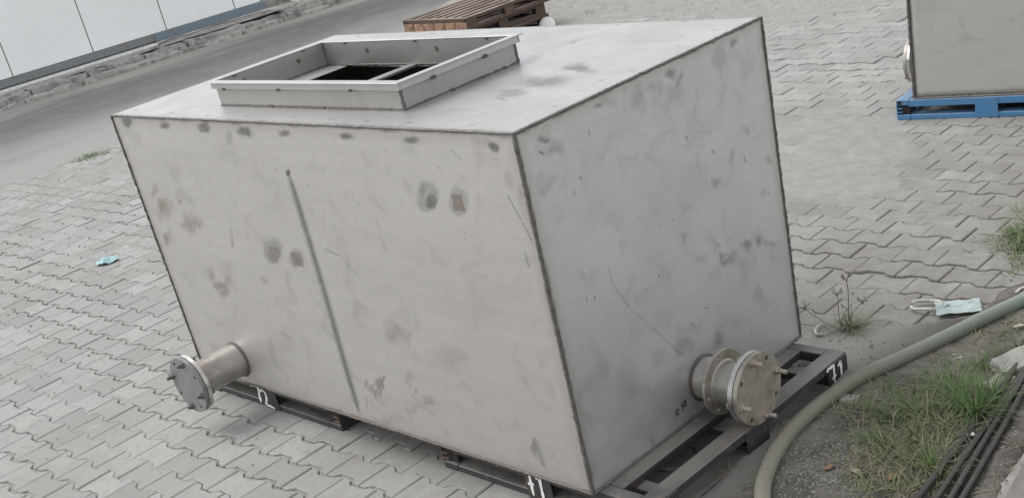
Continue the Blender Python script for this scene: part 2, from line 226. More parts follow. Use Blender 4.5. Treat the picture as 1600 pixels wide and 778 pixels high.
def steel_panel(name, face, base=(0.60, 0.578, 0.556), L=2.742, W=1.355, H=1.35, marks=True, seed=0.0, metal=None):
    s = NT(name); o = s.xyz(s.obj())
    a, b = {'F': (o[0], o[2]), 'E': (o[1], o[2]), 'T': (o[0], o[1])}[face]
    uv = s.comb(a, b, seed)
    # rolled finish: long faint bands, cloudy handling film, fine specks
    band = s.noise(s.comb(s.math('MULTIPLY', a, 0.6), s.math('MULTIPLY', b, 26.0), seed), 1.0, 3, 0.6)
    cloud = s.noise(uv, 2.2, 5, 0.6, 0.4); cl2 = s.noise(uv, 7.5, 4, 0.6, 0.8); fine = s.noise(uv, 90, 3, 0.6)
    col = s.mix(s.ramp(band, 0.3, 0.7), tuple(c * 0.975 for c in base), tuple(min(1, c * 1.02) for c in base))
    col = s.mix(s.ramp(cloud, 0.40, 0.72, 0, 0.36), col, tuple(c * 0.66 for c in base))
    col = s.mix(s.ramp(cl2, 0.50, 0.76, 0, 0.36), col, (0.34, 0.32, 0.285))
    col = s.mix(s.ramp(fine, 0.62, 0.8, 0, 0.25), col, (0.2, 0.2, 0.19))
    A, B = {'F': ((-L, 0), (0, H)), 'E': ((0, W), (0, H)), 'T': ((-L, 0), (0, W))}[face]
    wob = s.math('MULTIPLY', s.math('SUBTRACT', cl2, 0.5), 0.035)
    d = s.math('MINIMUM', s.math('MINIMUM', s.math('SUBTRACT', a, A[0]), s.math('SUBTRACT', A[1], a)),
               s.math('MINIMUM', s.math('SUBTRACT', b, B[0]), s.math('SUBTRACT', B[1], b)))
    dw = s.math('ADD', d, wob)
    # heat tint and grinding along the welded edges
    col = s.mix(s.ramp(dw, 0.065, 0.0, 0, 0.45), col, (0.40, 0.37, 0.335))
    col = s.mix(s.ramp(dw, 0.020, 0.003, 0, 0.7), col, (0.17, 0.15, 0.135))
    if marks:                       # stains, scratches and grinding marks are stored on the sheet's own grid
        nm = s.noise(uv, 38, 3, 0.65)
        for grp in ('grey', 'brown', 'pink', 'dark', 'scr', 'lite'):
            if (face, grp) not in MARKS: continue
            acc = s.n('Attribute', attribute_name=grp).outputs['Fac']
            if grp in ('grey', 'brown', 'dark'): acc = s.math('MULTIPLY', acc, s.ramp(nm, 0.2, 0.6, 0.55, 1.0))
            col = s.mix(acc, col, (0.12, 0.12, 0.118) if (face, grp) == ('T', 'grey') else MCOL[grp])
    rough = s.math('ADD', s.ramp(cloud, 0.3, 0.7, STEEL_ROUGH - 0.05, STEEL_ROUGH + 0.1), s.ramp(fine, 0.4, 0.7, 0.0, 0.06))
    s.bump(s.math('ADD', s.math('MULTIPLY', fine, 0.4), s.math('ADD', band, s.math('MULTIPLY', cl2, 1.5))), 0.09, 0.004)
    return s.out(col, rough, STEEL_METAL if metal is None else metal)

def steel_plain(name, base=(0.42, 0.41, 0.39), rust=0.25, rough=0.42, metal=0.65, scale=1.0):
    s = NT(name); v = s.obj()
    n1 = s.noise(v, 9 * scale, 5, 0.62, 0.4); n2 = s.noise(v, 45 * scale, 4, 0.6)
    col = s.mix(s.ramp(n1, 0.4, 0.7, 0, 0.5), base, tuple(c * 0.6 for c in base))
    col = s.mix(s.ramp(s.math('ADD', n1, s.math('MULTIPLY', n2, 0.35)), 0.62, 0.9, 0, rust), col, (0.22, 0.15, 0.095))
    s.bump(n2, 0.12, 0.003)
    return s.out(col, s.ramp(n2, 0.3, 0.7, rough - 0.08, rough + 0.12), metal)

def painted_metal(name, paint, worn=(0.16, 0.10, 0.07), dust=(0.30, 0.285, 0.26), dust_amt=0.6, rough=0.5, wear=0.5):
    s = NT(name); v = s.pos(); n1 = s.noise(v, 7, 5, 0.65, 0.5); n2 = s.noise(v, 38, 5, 0.65); n3 = s.noise(v, 3.1, 3)
    col = s.mix(s.ramp(n2, 0.35, 0.7, 0, 0.4), paint, tuple(c * 0.7 for c in paint))
    col = s.mix(s.ramp(s.math('ADD', n1, s.math('MULTIPLY', n2, 0.4)), 0.74, 0.92, 0, wear), col, worn)
    nz = s.xyz(s.n('NewGeometry').outputs['Normal'])[2]
    up = s.math('MULTIPLY', s.ramp(nz, 0.3, 0.9), s.ramp(s.math('ADD', n3, s.math('MULTIPLY', n2, 0.3)), 0.42, 0.8, 0.25, 1.0))
    col = s.mix(s.math('MULTIPLY', up, dust_amt), col, dust)          # settled yard dust on upward faces
    s.bump(n2, 0.2, 0.003)
    return s.out(col, s.ramp(n2, 0.3, 0.7, rough - 0.08, rough + 0.2), 0.0)

def simple(name, col, rough=0.8, metal=0.0, var=0.25, scale=20, bump=0.15, spec=0.4, dist=0.004):
    s = NT(name); v = s.obj(); n1 = s.noise(v, scale, 5, 0.62); n2 = s.noise(v, scale * 0.2, 3)
    c = s.mix(s.ramp(n1, 0.3, 0.7), tuple(x * (1 - var) for x in col), tuple(min(1, x * (1 + var)) for x in col))
    c = s.mix(s.ramp(n2, 0.4, 0.7, 0, 0.4), c, tuple(x * (1 - var) for x in col))
    if bump: s.bump(n1, bump, dist)
    return s.out(c, rough, metal, spec)

# ================================================================== setting
ROAD_A = rad(83.5); RU = np.array([math.cos(ROAD_A), math.sin(ROAD_A)]); RN = np.array([-RU[1], RU[0]])   # along the road / away to the left
def road_pt(t, n): return np.array([-9.72, 2.5]) + RU * t + RN * n      # n = 0 at the paver edge
def road_n(x, y): return (x + 9.72) * RN[0] + (y - 2.5) * RN[1]

XB = (np.array([-3, 0.1, 0.5, 1.0, 1.35, 1.62, 1.85, 2.1, 2.5, 3.0, 3.6, 5.0, 9.0]),
      np.array([0.0, 0.12, 0.16, 0.10, -0.12, -0.02, 0.30, 0.50, 0.52, 0.34, 0.75, 1.6, 2.6]))
def soil_zone(x, y):
    xb = np.interp(y, *XB)
    return sstep(-0.07, 0.09, x - xb + 0.22 * (fbm(x * 3.1, y * 3.1, 4, 5) - 0.5))
DUST = [(1290, 195, .55, 1.1), (1310, 262, .45, .9), (1240, 300, .35, .6), (1380, 300, .3, .5), (1370, 240, .3, .45), (110, 290, .9, .5), (60, 262, .7, .35), (60, 420, .55, .2), (170, 262, .6, .5),
        (950, 22, .7, .9), (1080, 15, .7, .9), (1240, 10, .7, .9), (1380, 30, .6, .6), (880, 35, .6, .7), (1290, 545, .3, .9), (1340, 560, .25, .9)]
DUST = [(*un(a, b, 0)[:2], r, s) for a, b, r, s in DUST]
def dirt_z(x, y, fine=True):
    zone = soil_zone(x, y)
    p = sstep(0.60, 0.85, fbm(x * 0.75 + 3, y * 0.75, 4, 21)) * 0.40
    for a, b, r, s in DUST: p = p + .95 * s * np.exp(-((x - a) ** 2 + (y - b) ** 2) / (r * r))
    p = p * (0.45 + 1.1 * fbm(x * 5, y * 5, 3, 40))
    z = -0.0135 + 0.005 * fbm(x * 18, y * 18, 3, 9) + 0.0165 * np.clip(p, 0, 1.15)
    z = z + zone * (0.022 + 0.030 * fbm(x * 4, y * 4, 4, 3) + 0.010 * fbm(x * 30, y * 30, 3, 13))
    far = sstep(7.55, 8.7, y + 0.5 * (fbm(x * 1.2, y * 1.2, 3, 8) - .5))
    z = z + far * (0.035 + 0.16 * sstep(8.0, 10.5, y) + 0.06 * fbm(x * 2.5, y * 2.5, 4, 31))
    return z

def mat_dirt():
    s = NT('dirt'); v = s.pos(); x = s.xyz(v)
    n1 = s.noise(v, 1.1, 5, 0.6, 0.3); n2 = s.noise(v, 9, 6, 0.65); n3 = s.noise(v, 70, 4, 0.7); n4 = s.noise(v, 260, 2, 0.6)
    col = s.mix(s.ramp(n2, 0.3, 0.7), (0.28, 0.27, 0.25), (0.35, 0.34, 0.316))
    col = s.mix(s.ramp(n1, 0.4, 0.7, 0, 0.5), col, (0.335, 0.318, 0.282))
    # dark humus rich soil where the grass grows, right of the tank
    zone = s.math('MULTIPLY', s.ramp(s.math('ADD', x[0], s.math('MULTIPLY', n2, 0.35)), 0.28, 0.62), s.ramp(x[1], 3.6, 2.6))
    soil = s.mix(s.ramp(n2, 0.35, 0.68), (0.075, 0.068, 0.058), (0.19, 0.175, 0.152))
    col = s.mix(s.math('MULTIPLY', zone, 0.9), col, soil)
    col = s.mix(s.ramp(n3, 0.55, 0.75, 0, 0.45), col, (0.13, 0.12, 0.10))
    col = s.mix(s.ramp(n4, 0.66, 0.76, 0, 0.5), col, (0.46, 0.45, 0.42))
    s.bump(s.math('ADD', n3, s.math('MULTIPLY', n4, 0.5)), 0.55, 0.012)
    return s.out(col, 0.95, 0.0, 0.25)
def mat_paver():
    s = NT('paver_concrete'); v = s.pos()
    oc = s.xyz(s.n('ObjectInfo').outputs['Color'])
    t = s.math('ADD', s.n('Attribute', attribute_name='tint').outputs['Fac'], oc[0])
    n1 = s.noise(v, 0.8, 5, 0.6, 0.4); n2 = s.noise(v, 6.5, 5, 0.65, 0.6); n3 = s.noise(v, 48, 5, 0.7); n4 = s.noise(v, 240, 3, 0.6)
    col = s.mix(t, (0.282, 0.277, 0.263), (0.362, 0.356, 0.339))
    col = s.mix(s.ramp(n2, 0.5, 0.74, 0, 0.55), col, (0.27, 0.265, 0.25))
    col = s.mix(s.ramp(n1, 0.48, 0.70, 0, 0.7), col, (0.265, 0.253, 0.226))
    col = s.mix(s.ramp(s.math('ADD', n2, s.math('MULTIPLY', n3, 0.3)), 0.50, 0.40, 0, 0.45), col, (0.50, 0.495, 0.475))
    px_ = s.xyz(v)                  # patchy darker brown, stronger toward the verge
    brown_fac = s.math('MULTIPLY', s.ramp(s.math('ADD', px_[0], s.math('MULTIPLY', s.math('SUBTRACT', n1, 0.5), 4.0)), -2.6, 0.7), s.ramp(s.math('ADD', n2, s.math('MULTIPLY', n1, 0.5)), 0.5, 0.9, 0.25, 0.85))
    col = s.mix(brown_fac, col, (0.20, 0.186, 0.162))
    col = s.mix(s.ramp(n3, 0.52, 0.72, 0, 0.55), col, (0.21, 0.217, 0.208))
    col = s.mix(s.ramp(s.noise(v, 19, 4, 0.6, 1.2), 0.50, 0.68, 0, 0.5), col, (0.25, 0.26, 0.248))
    col = s.mix(s.ramp(n4, 0.62, 0.78, 0, 0.35), col, (0.16, 0.155, 0.15))
    s.bump(s.math('ADD', s.math('MULTIPLY', n3, 0.8), s.math('MULTIPLY', n4, 0.5)), 0.5, 0.006)
    return s.out(col, 0.9, 0.0, 0.3)
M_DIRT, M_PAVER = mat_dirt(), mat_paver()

gs = NT('far_ground'); gv = gs.pos(); g1 = gs.noise(gv, 0.6, 6, 0.65); g2 = gs.noise(gv, 12, 5, 0.7)
M_GROUND = gs.out(gs.mix(gs.ramp(g2, 0.3, 0.7), gs.mix(gs.ramp(g1, 0.35, 0.65), (0.09, 0.085, 0.07), (0.13, 0.12, 0.095)), (0.10, 0.105, 0.07)), 0.95)
g = MB(); g.add([(-600, -600, -0.06), (600, -600, -0.06), (600, 600, -0.06), (-600, 600, -0.06)], [(0, 1, 2, 3)])
tag(g.build('ground', M_GROUND), kind='structure')
g = MB(); g.add([(-9.9, -40, -0.052), (1.5, -40, -0.052), (1.5, -5.0, -0.052), (-9.9, -5.0, -0.052)], [(0, 1, 2, 3)])
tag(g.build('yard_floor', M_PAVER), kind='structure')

xs = np.concatenate([np.arange(-10.6, -0.3, 0.05), np.arange(-0.3, 1.9, 0.0125), np.arange(1.9, 5, 0.12)])
ys = np.concatenate([np.arange(-6.0, 0.2, 0.05), np.arange(0.2, 3.2, 0.0135), np.arange(3.2, 9.6, 0.05), np.arange(9.6, 15, 0.25)])
GX, GY = np.meshgrid(xs, ys); GZ = dirt_z(GX, GY)
GZ = GZ - 0.03 * sstep(0.0, 0.15, road_n(GX, GY))
q0, q1 = un(1640, 570, .02), un(1490, 840, .02)                      # edge of the concrete apron: the soil ends beneath it
ax = Vector((q1[0] - q0[0], q1[1] - q0[1])).normalized(); an = Vector((-ax.y, ax.x)); an = an if an.x > 0 else -an
GZ = GZ - 0.09 * sstep(0.05, 0.16, (GX - q0[0]) * an.x + (GY - q0[1]) * an.y) * (GY < q0[1] + 1.4)
tag(grid_obj('soil_bed', GX, GY, GZ, M_DIRT), kind='structure')

def gz(x, y):
    i = min(max(int(np.searchsorted(xs, x)), 1), len(xs) - 1); j = min(max(int(np.searchsorted(ys, y)), 1), len(ys) - 1)
    fx = (x - xs[i - 1]) / (xs[i] - xs[i - 1]); fy = (y - ys[j - 1]) / (ys[j] - ys[j - 1])
    return float((GZ[j - 1, i - 1] * (1 - fx) + GZ[j - 1, i] * fx) * (1 - fy) + (GZ[j, i - 1] * (1 - fx) + GZ[j, i] * fx) * fy)
# ---- interlocking dumbbell pavers
PP, PR, PA, GAP = 0.2235, 0.1580, 0.0135, 0.0052
def paver_outline(ins):
    q, e = PP / 4, PP / 2 - GAP * .42 - ins
    st = 0.015
    ht = PR / 2 - GAP * .85 - ins
    top = [(-e, ht + PA), (-q - st, ht + PA), (-q + st, ht - PA), (q - st, ht - PA), (q + st, ht + PA), (e, ht + PA)]
    return top[::-1] + [(x, -y) for x, y in top]        # counter-clockwise seen from above: right-top ... left-top, left-bottom ...
def paver_mesh(seed):
    r = random.Random(seed)
    o0 = paver_outline(0.0); o1 = paver_outline(0.0045)
    # order: right-top -> left-top -> left-bottom -> right-bottom
    n = len(o0); vs = []; j = lambda a: a + r.uniform(-.0012, .0012)
    for x, y in o0: vs.append((x, y, -0.05))
    for x, y in o0: vs.append((j(x), j(y), -0.0045 + r.uniform(-.001, .0008)))
    for x, y in o1: vs.append((j(x), j(y), r.uniform(-.0006, .0004)))
    fs = []
    for k in range(2):
        for i in range(n):
            i2 = (i + 1) % n; fs.append((k * n + i, k * n + i2, (k + 1) * n + i2, (k + 1) * n + i))
    t = 2 * n
    fs += [(t + 0, t + 1, t + 10, t + 11), (t + 1, t + 2, t + 9, t + 10), (t + 2, t + 3, t + 8, t + 9), (t + 3, t + 4, t + 7, t + 8), (t + 4, t + 5, t + 6, t + 7)]
    return vs, fs
PVAR = [paver_mesh(i) for i in range(6)]
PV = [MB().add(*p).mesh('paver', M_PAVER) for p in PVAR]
pav = empty('paved_yard'); tag(pav, kind='structure')
PTH = rad(1.2); pc, ps = math.cos(PTH), math.sin(PTH)
cells = []
for r in range(-34, 62):
    for c in range(-50, 14):
        u = (c + 0.5 * (r % 2)) * PP; v = r * PR
        x = pc * u - ps * v - 0.037; y = ps * u + pc * v - 0.616 + 0.012 * math.sin(x * 1.3 + r)
        if road_n(x, y) > -0.03 + 0.05 * math.sin(y * 5): continue
        if y < -5.5 or y > 8.9 or x > 3.0: continue
        xb = float(np.interp(y, *XB))
        if x > xb + 0.42: continue
        px, py, dep = pj((x, y, 0))
        inf = dep > .5 and -45 < px < 1645 and -45 < py < 823
        # hidden by the tank?
        hid = False
        if inf:
            d = np.array([x, y, 0]) - CC; t0, t1 = 0, 1
            for k, (lo, hi) in enumerate(((-2.742, 0), (0, 1.355), (0.135, 1.485))):
                a, b = (lo - CC[k]) / d[k], (hi - CC[k]) / d[k]; a, b = min(a, b), max(a, b); t0, t1 = max(t0, a), min(t1, b)
            hid = t0 < t1
            if -2.75 < x < 0.22 and 0.05 < y < 1.3: hid = True
        z = 0.0012 * math.sin(x * 2.1 + y) + .0012 * math.sin(y * 2.7 - x)
        covered = gz(x, y) > 0.006
        cells.append((dep if (inf and not hid and not covered) else 1e6 + dep, x, y, z))
cells.sort(key=lambda c: c[0])
for i, (dep, x, y, z) in enumerate(cells[:300]):
    o = bpy.data.objects.new('paver', PV[random.randrange(6)]); COL.objects.link(o); o.parent = pav
    o.location = (x + random.gauss(0, .0008), y + random.gauss(0, .0008), z + random.gauss(0, .0012))
    loose = 2.6 if x > float(np.interp(y, *XB)) - .85 else 1.0            # unsettled blocks beside the verge
    o.location.z += random.gauss(0, .0022) * (loose - 1)
    o.rotation_euler = (random.gauss(0, .006) * loose, random.gauss(0, .005) * loose, PTH + random.gauss(0, .006) + (math.pi if random.random() < .5 else 0))
    o.color = (min(1, max(0, random.gauss(.5, .30))), 0, 0, 1)
mb = MB()
for dep, x, y, z in cells[300:]:
    vs, fs = PVAR[random.randrange(6)]
    M = Matrix.Translation((x + random.gauss(0, .001), y + random.gauss(0, .001), z + random.gauss(0, .0026))) @ Matrix.Rotation(PTH + random.gauss(0, .01), 4, 'Z') @ Matrix.Rotation(random.gauss(0, .013), 4, 'X') @ Matrix.Rotation(random.gauss(0, .010), 4, 'Y')
    mb.add([M @ Vector(p) for p in vs], fs, min(1, max(0, random.gauss(.5, .30))))
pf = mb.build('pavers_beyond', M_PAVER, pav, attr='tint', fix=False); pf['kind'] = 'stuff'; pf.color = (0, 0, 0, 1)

# ---- asphalt road
def mat_road():
    s = NT('asphalt'); v = s.pos(); x = s.xyz(v)
    n = s.math('ADD', s.math('MULTIPLY', s.math('ADD', x[0], 9.72), float(RN[0])), s.math('MULTIPLY', s.math('SUBTRACT', x[1], 2.5), float(RN[1])))
    st = s.noise(s.comb(s.math('MULTIPLY', n, 0.9), s.math('MULTIPLY', x[1], 0.3), 0.0), 1.0, 5, 0.6, 0.3)
    n2 = s.noise(v, 3.5, 6, 0.65, 0.5); n3 = s.noise(v, 60, 4, 0.7)
    col = s.mix(s.ramp(n2, 0.3, 0.7), (0.118, 0.119, 0.121), (0.135, 0.135, 0.135))
    nn = s.math('ADD', n, s.math('MULTIPLY', s.math('SUBTRACT', st, 0.5), 2.6))
    col = s.mix(s.ramp(nn, 3.3, 0.5, 0, 0.92), col, (0.305, 0.298, 0.282))      # sand tracked off the pavers
    col = s.mix(s.ramp(nn, 3.9, 5.2, 0, 0.85), col, (0.34, 0.325, 0.295))       # grit along the far kerb
    col = s.mix(s.ramp(s.math('ADD', n2, s.math('MULTIPLY', n3, .3)), 0.66, 0.9, 0, 0.3), col, (0.26, 0.255, 0.24))
    s.bump(n3, 0.4, 0.006)
    return s.out(col, 0.9, 0.0, 0.3)
RW = 5.25
T = np.linspace(-14, 40, 140); N = np.concatenate([np.linspace(-0.12, 0.2, 8), np.linspace(0.3, RW + 0.05, 26)])
TT, NN = np.meshgrid(T, N)
RX = -9.72 + RU[0] * TT + RN[0] * NN; RY = 2.5 + RU[1] * TT + RN[1] * NN
NNr = NN + 0.10 * (fbm(RX * 1.5, RY * 1.5, 3, 77) - .5)
RZ = -0.030 + 0.026 * sstep(-0.08, 0.12, NNr) + 0.012 * (fbm(RX * 2, RY * 2, 4, 60) - 0.5) + 0.02 * sstep(0, 2.6, NN) * sstep(5.3, 2.6, NN)
tag(grid_obj('road', RX, RY, RZ, mat_road(), flip=True), kind='structure')

# ---- broken kerb: each stone a piece
def mat_kerb():
    s = NT('kerb_concrete'); v = s.pos(); n1 = s.noise(v, 1.7, 6, 0.7, 0.8); n2 = s.noise(v, 11, 6, 0.7); n3 = s.noise(v, 60, 4, 0.7)
    col = s.mix(s.ramp(n2, 0.35, 0.7), (0.47, 0.455, 0.425), (0.27, 0.26, 0.245))
    col = s.mix(s.ramp(n1, 0.5, 0.68, 0, 0.85), col, (0.13, 0.125, 0.12))
    col = s.mix(s.ramp(n3, 0.6, 0.75, 0, 0.4), col, (0.1, 0.1, 0.095))
    s.bump(s.math('ADD', n2, n3), 0.7, 0.02); return s.out(col, 0.95, 0.0, 0.2)
M_KERB = mat_kerb()
def rough_block(name, mat, parent, L, D, H, seed, amp=0.03, loc=(0, 0, 0), rz=0.0):
    bm = bmesh.new(); bmesh.ops.create_cube(bm, size=1.0)
    bmesh.ops.subdivide_edges(bm, edges=bm.edges[:], cuts=3, use_grid_fill=True)
    r = np.array([[seed * 3.1]])
    for v in bm.verts:
        x, y, z = v.co.x * L, v.co.y * D, (v.co.z + .5) * H
        a = float(fbm(np.array([x * 5 + seed * 7.3]), np.array([y * 5 + z * 6 + seed]), 3, 5)[0]) - .5
        b = float(fbm(np.array([y * 6 + seed * 2.3]), np.array([x * 5 + z * 7]), 3, 6)[0]) - .5
        cz = z / H
        v.co = Vector((x * (1 - .04 * cz) + a * amp * 1.6, y * (1 - .10 * cz) + b * amp * 1.8, z + (a + b) * amp * (1.6 if cz > .5 else 0)))
    for f in bm.faces: f.smooth = False
    me = bpy.data.meshes.new(name); bm.to_mesh(me); bm.free(); me.materials.append(mat)
    o = bpy.data.objects.new(name, me); COL.objects.link(o); o.parent = parent; o.location = loc; o.rotation_euler = (0, 0, rz); return o
kerb = empty('kerb'); tag(kerb, kind='structure')
t = -6.0; i = 0
while t < 22:
    L = random.uniform(.45, 1.05)
    c = road_pt(t + L / 2, RW + 0.14 + random.uniform(-.02, .02))
    rough_block('kerb_stone', M_KERB, kerb, L - .015, .22, random.uniform(.06, .10), i, .045, (c[0], c[1], -0.03), ROAD_A + random.gauss(0, .02)); i += 1
    c = road_pt(t + L / 2 + .2, RW + 0.44)
    rough_block('kerb_stone', M_KERB, kerb, L - .01, .34, random.uniform(.12, .155), i, .045, (c[0], c[1], -0.03), ROAD_A + random.gauss(0, .012)); i += 1
    t += L
# narrow footway behind the kerb
T = np.linspace(-8, 24, 120); N = np.linspace(RW + 0.5, RW + 3.2, 14); TT, NN = np.meshgrid(T, N)
FX = -9.72 + RU[0] * TT + RN[0] * NN; FY = 2.5 + RU[1] * TT + RN[1] * NN
tag(grid_obj('footway', FX, FY, 0.125 + 0.03 * (fbm(FX * 3, FY * 3, 4, 90) - .5), M_KERB, flip=True), kind='structure')

# ---- white panelled wall
ws = NT('white_panel'); wv = ws.obj(); w1 = ws.noise(wv, 0.9, 5, 0.6); w2 = ws.noise(wv, 16, 5, 0.65); wx = ws.xyz(wv)
wc = ws.mix(ws.ramp(w1, 0.35, 0.7), (0.87, 0.885, 0.88), (0.83, 0.85, 0.845))
wc = ws.mix(ws.ramp(ws.math('ADD', wx[2], ws.math('MULTIPLY', w2, 0.22)), 0.19, 0.10, 0, 0.55), wc, (0.36, 0.35, 0.31))   # road splash low on the sheets
wc = ws.mix(ws.ramp(w2, 0.68, 0.8, 0, 0.25), wc, (0.5, 0.5, 0.47))
ws.bump(w1, 0.1, 0.02); M_WHITE = ws.out(wc, 0.38)
M_RAIL = painted_metal('grey_blue_rail', (0.19, 0.20, 0.205), dust=(0.36,0.35,0.33), dust_amt=.7)
M_BLUERAIL = painted_metal('blue_rail', (0.17, 0.22, 0.265), dust=(0.34, 0.36, 0.37), dust_amt=.6)
M_GAP = simple('dark_backing', (0.17, 0.165, 0.15), .9)
WN = 6.36
wl = empty('panel_wall', (*road_pt(0, WN), 0.12), ROAD_A)
tag(wl, 'white sheet-panelled wall with blue-grey foot rail beyond the road', 'wall')
joints = [-3.0, -1.35, -0.03 - .15, 1.25 - .15, 2.55 - .15]
base_t = []
for jx, jy in [(22.7, 127), (148, 89.6), (262.4, 55), (368, 20), (409, 14)]:
    # intersect the ray with the wall's vertical plane
    d = CR.T @ np.array([(jx - CX) / CF, (jy - CY) / CF, 1.0]); q = road_pt(0, WN)
    k = ((q - CC[:2]) @ RN) / (d[:2] @ RN); P = CC + d * k; base_t.append(((P[:2] - q) @ RU, P[2] - 0.12))
JT = [base_t[0][0] - 2.6, base_t[0][0] - 1.3] + [b[0] for b in base_t]
for k in range(len(JT) - 1):
    b = MB().box(JT[k] + .008, JT[k + 1] - .008, -.03, .012, .16, 3.6, .004); b.build('panel', M_WHITE, wl)
MB().box(JT[0], JT[-1] - .01, .014, .05, .02, 3.58).build('backing', M_GAP, wl)
MB().box(JT[0], JT[4] - .25, -.055, .01, 0.045, .150, .006).build('foot_rail', M_RAIL, wl)
MB().box(JT[4] - .245, JT[-1] + .06, -.060, .01, .030, .155, .006).build('foot_rail', M_BLUERAIL, wl)
for k in range(1, len(JT)):
    MB().box(JT[k] - .006, JT[k] + .006, -.026, .006, .17, 3.59).build('joint_strip', M_GAP, wl)
MB().box(JT[0], JT[4] - .3, -.26, -.075, -.02, .035, .006).build('footing', M_WHITE, wl)
M_BEIGE = simple('beige_render', (0.50, 0.46, 0.39), .9, scale=3, var=.15)
q = road_pt(JT[-1] + .12, WN + .35)
bw = empty('boundary_wall', (*q, 0.05), ROAD_A); tag(bw, 'dull beige rendered wall past the end of the white panels', 'wall')
MB().box(0, 7, -.02, .18, 0, 3.2, .01).build('wall_face', M_BEIGE, bw)
MB().box(-.01, 7, -.10, -.022, -.02, .25, .01).build('plinth', M_KERB, bw)
q = road_pt(JT[-1] + .62, WN + .02)
jb = empty('drain_box', (*q, .10), ROAD_A); tag(jb, 'small pale concrete drain box with dark opening past the white wall', 'drain box')
MB().box(0, .09, -.12, .12, 0, .3, .01).box(.31, .4, -.12, .12, 0, .3, .01).box(.09, .31, -.12, .12, .22, .3, .01).box(.09, .31, .05, .12, 0, .22).build('box_shell', M_WHITE, jb)
MB().box(.09, .31, .03, .048, .01, .22).build('opening', M_GAP, jb)

# ================================================================== tank
ZB = 0.135; TL, TW, TH = 2.742, 1.355, 1.35
M_PIPE = steel_plain('pipe_steel', (0.42, 0.405, 0.375), .35, .38)
M_FLANGE = steel_plain('flange_steel', (0.47, 0.435, 0.38), .5, .40, scale=1.4)
M_BRIGHT = steel_plain('machined_rim', (0.74, 0.73, 0.71), .05, .26, .9)
M_BOLT = steel_plain('bolt_steel', (0.42, 0.385, 0.33), .5, .42, .7, 3)
M_DULL = steel_plain('dull_flange', (0.27, 0.27, 0.265), .15, .5, .5)
M_DARKBOLT = steel_plain('dark_bolt', (0.16, 0.155, 0.15), .3, .5, .6, 3)
M_WELD = steel_plain('weld_bead', (0.14, 0.135, 0.13), .2, .5, .5, 4)
M_SCORCH = steel_plain('scorched_ring', (0.12, 0.105, 0.095), .45, .5, .4, 3)
M_GASKET = simple('gasket', (0.03, 0.03, 0.03), .8)
M_COLLAR = steel_panel('collar_steel', 'T', base=(0.37, 0.365, 0.35), marks=False, L=9, W=9)
M_RIM_LIT = steel_panel('rim_steel_lit', 'T', base=(0.47, 0.47, 0.46), marks=False, L=9, W=9)  # collar steel lightened to paint the sky's reflection on the rim
M_INNER = steel_plain('inner_steel', (0.36, 0.355, 0.34), .3, .5)

def mark_fields(face, U, V):
    """stain and scratch masks on the grid of a sheet"""
    dx = 0.055 * (fbm(U * 14, V * 14, 3, 201) - .5) * 1.6; dy = 0.055 * (fbm(U * 14 + 31, V * 14, 3, 202) - .5) * 1.6
    out = {}
    for (fc, grp), lst in MARKS.items():
        if fc != face: continue
        acc = np.zeros_like(U)
        for (u, v, ru, rv, ang, st, soft, kind, dist) in lst:
            R_ = max(ru, rv) * 1.3 + .06
            i0, i1 = np.searchsorted(U[0], [u - R_, u + R_]); j0, j1 = np.searchsorted(V[:, 0], [v - R_, v + R_])
            if i1 <= i0 or j1 <= j0: continue
            sl_ = (slice(j0, j1), slice(i0, i1)); x = U[sl_] - u; y = V[sl_] - v
            if dist and ru > .012:
                k = dist * min(1.0, min(ru, rv) / .03 + .25); x = x + dx[sl_] * k; y = y + dy[sl_] * k
            ca, sa = math.cos(ang), math.sin(ang); a_ = (x * ca + y * sa) / ru; b_ = (-x * sa + y * ca) / max(rv, .0036)
            r = np.hypot(a_, b_) if kind == 0 else np.maximum(abs(a_), abs(b_)) if kind == 1 else np.clip(abs(a_), 0, 2) ** 14 + abs(b_)
            acc[sl_] = np.maximum(acc[sl_], st * (1 - sstep(1 - soft, 1 + soft * .25, r)) * (1 if rv >= .0033 or kind == 0 else .85))
        out[grp] = acc
    return out

def sheet(name, face, mat, parent, step, warp, fixed, th, hole=None, marks=True):
    """thin, slightly warped steel sheet"""
    A, B = {'F': ((-TL, 0), (0, TH)), 'E': ((0, TW), (0, TH)), 'T': ((-TL, 0), (0, TW))}[face]
    u = np.linspace(A[0], A[1], int((A[1] - A[0]) / step)); v = np.linspace(B[0], B[1], int((B[1] - B[0]) / step))
    if hole: u = np.sort(np.concatenate([u, hole[:2]])); v = np.sort(np.concatenate([v, hole[2:]]))
    U, V = np.meshgrid(u, v)
    edge = np.minimum(np.minimum(U - A[0], A[1] - U), np.minimum(V - B[0], B[1] - V))
    w = warp * (fbm(U * 1.6 + 3.3, V * 1.6, 2, 70) - .5) * sstep(0, .4, edge)
    K = np.zeros_like(U) + fixed
    X, Y, Z = {'F': (U, K - w, V), 'E': (K + w, U, V), 'T': (U, V, K + w)}[face]
    o = grid_obj(name, X, Y, Z, mat, parent)
    if hole:
        bm = bmesh.new(); bm.from_mesh(o.data); e = 1e-5
        bmesh.ops.delete(bm, geom=[f for f in bm.faces if hole[0] - e < f.calc_center_median().x < hole[1] + e and hole[2] - e < f.calc_center_median().y < hole[3] + e], context='FACES_ONLY')
        bm.to_mesh(o.data); bm.free()
    if marks:
        for grp, val in mark_fields(face, U, V).items():
            at = o.data.attributes.new(grp, 'FLOAT', 'POINT'); at.data.foreach_set('value', val.astype(np.float32).ravel())
    if th: md = o.modifiers.new('thickness', 'SOLIDIFY'); md.thickness = th; md.offset = -1
    return o

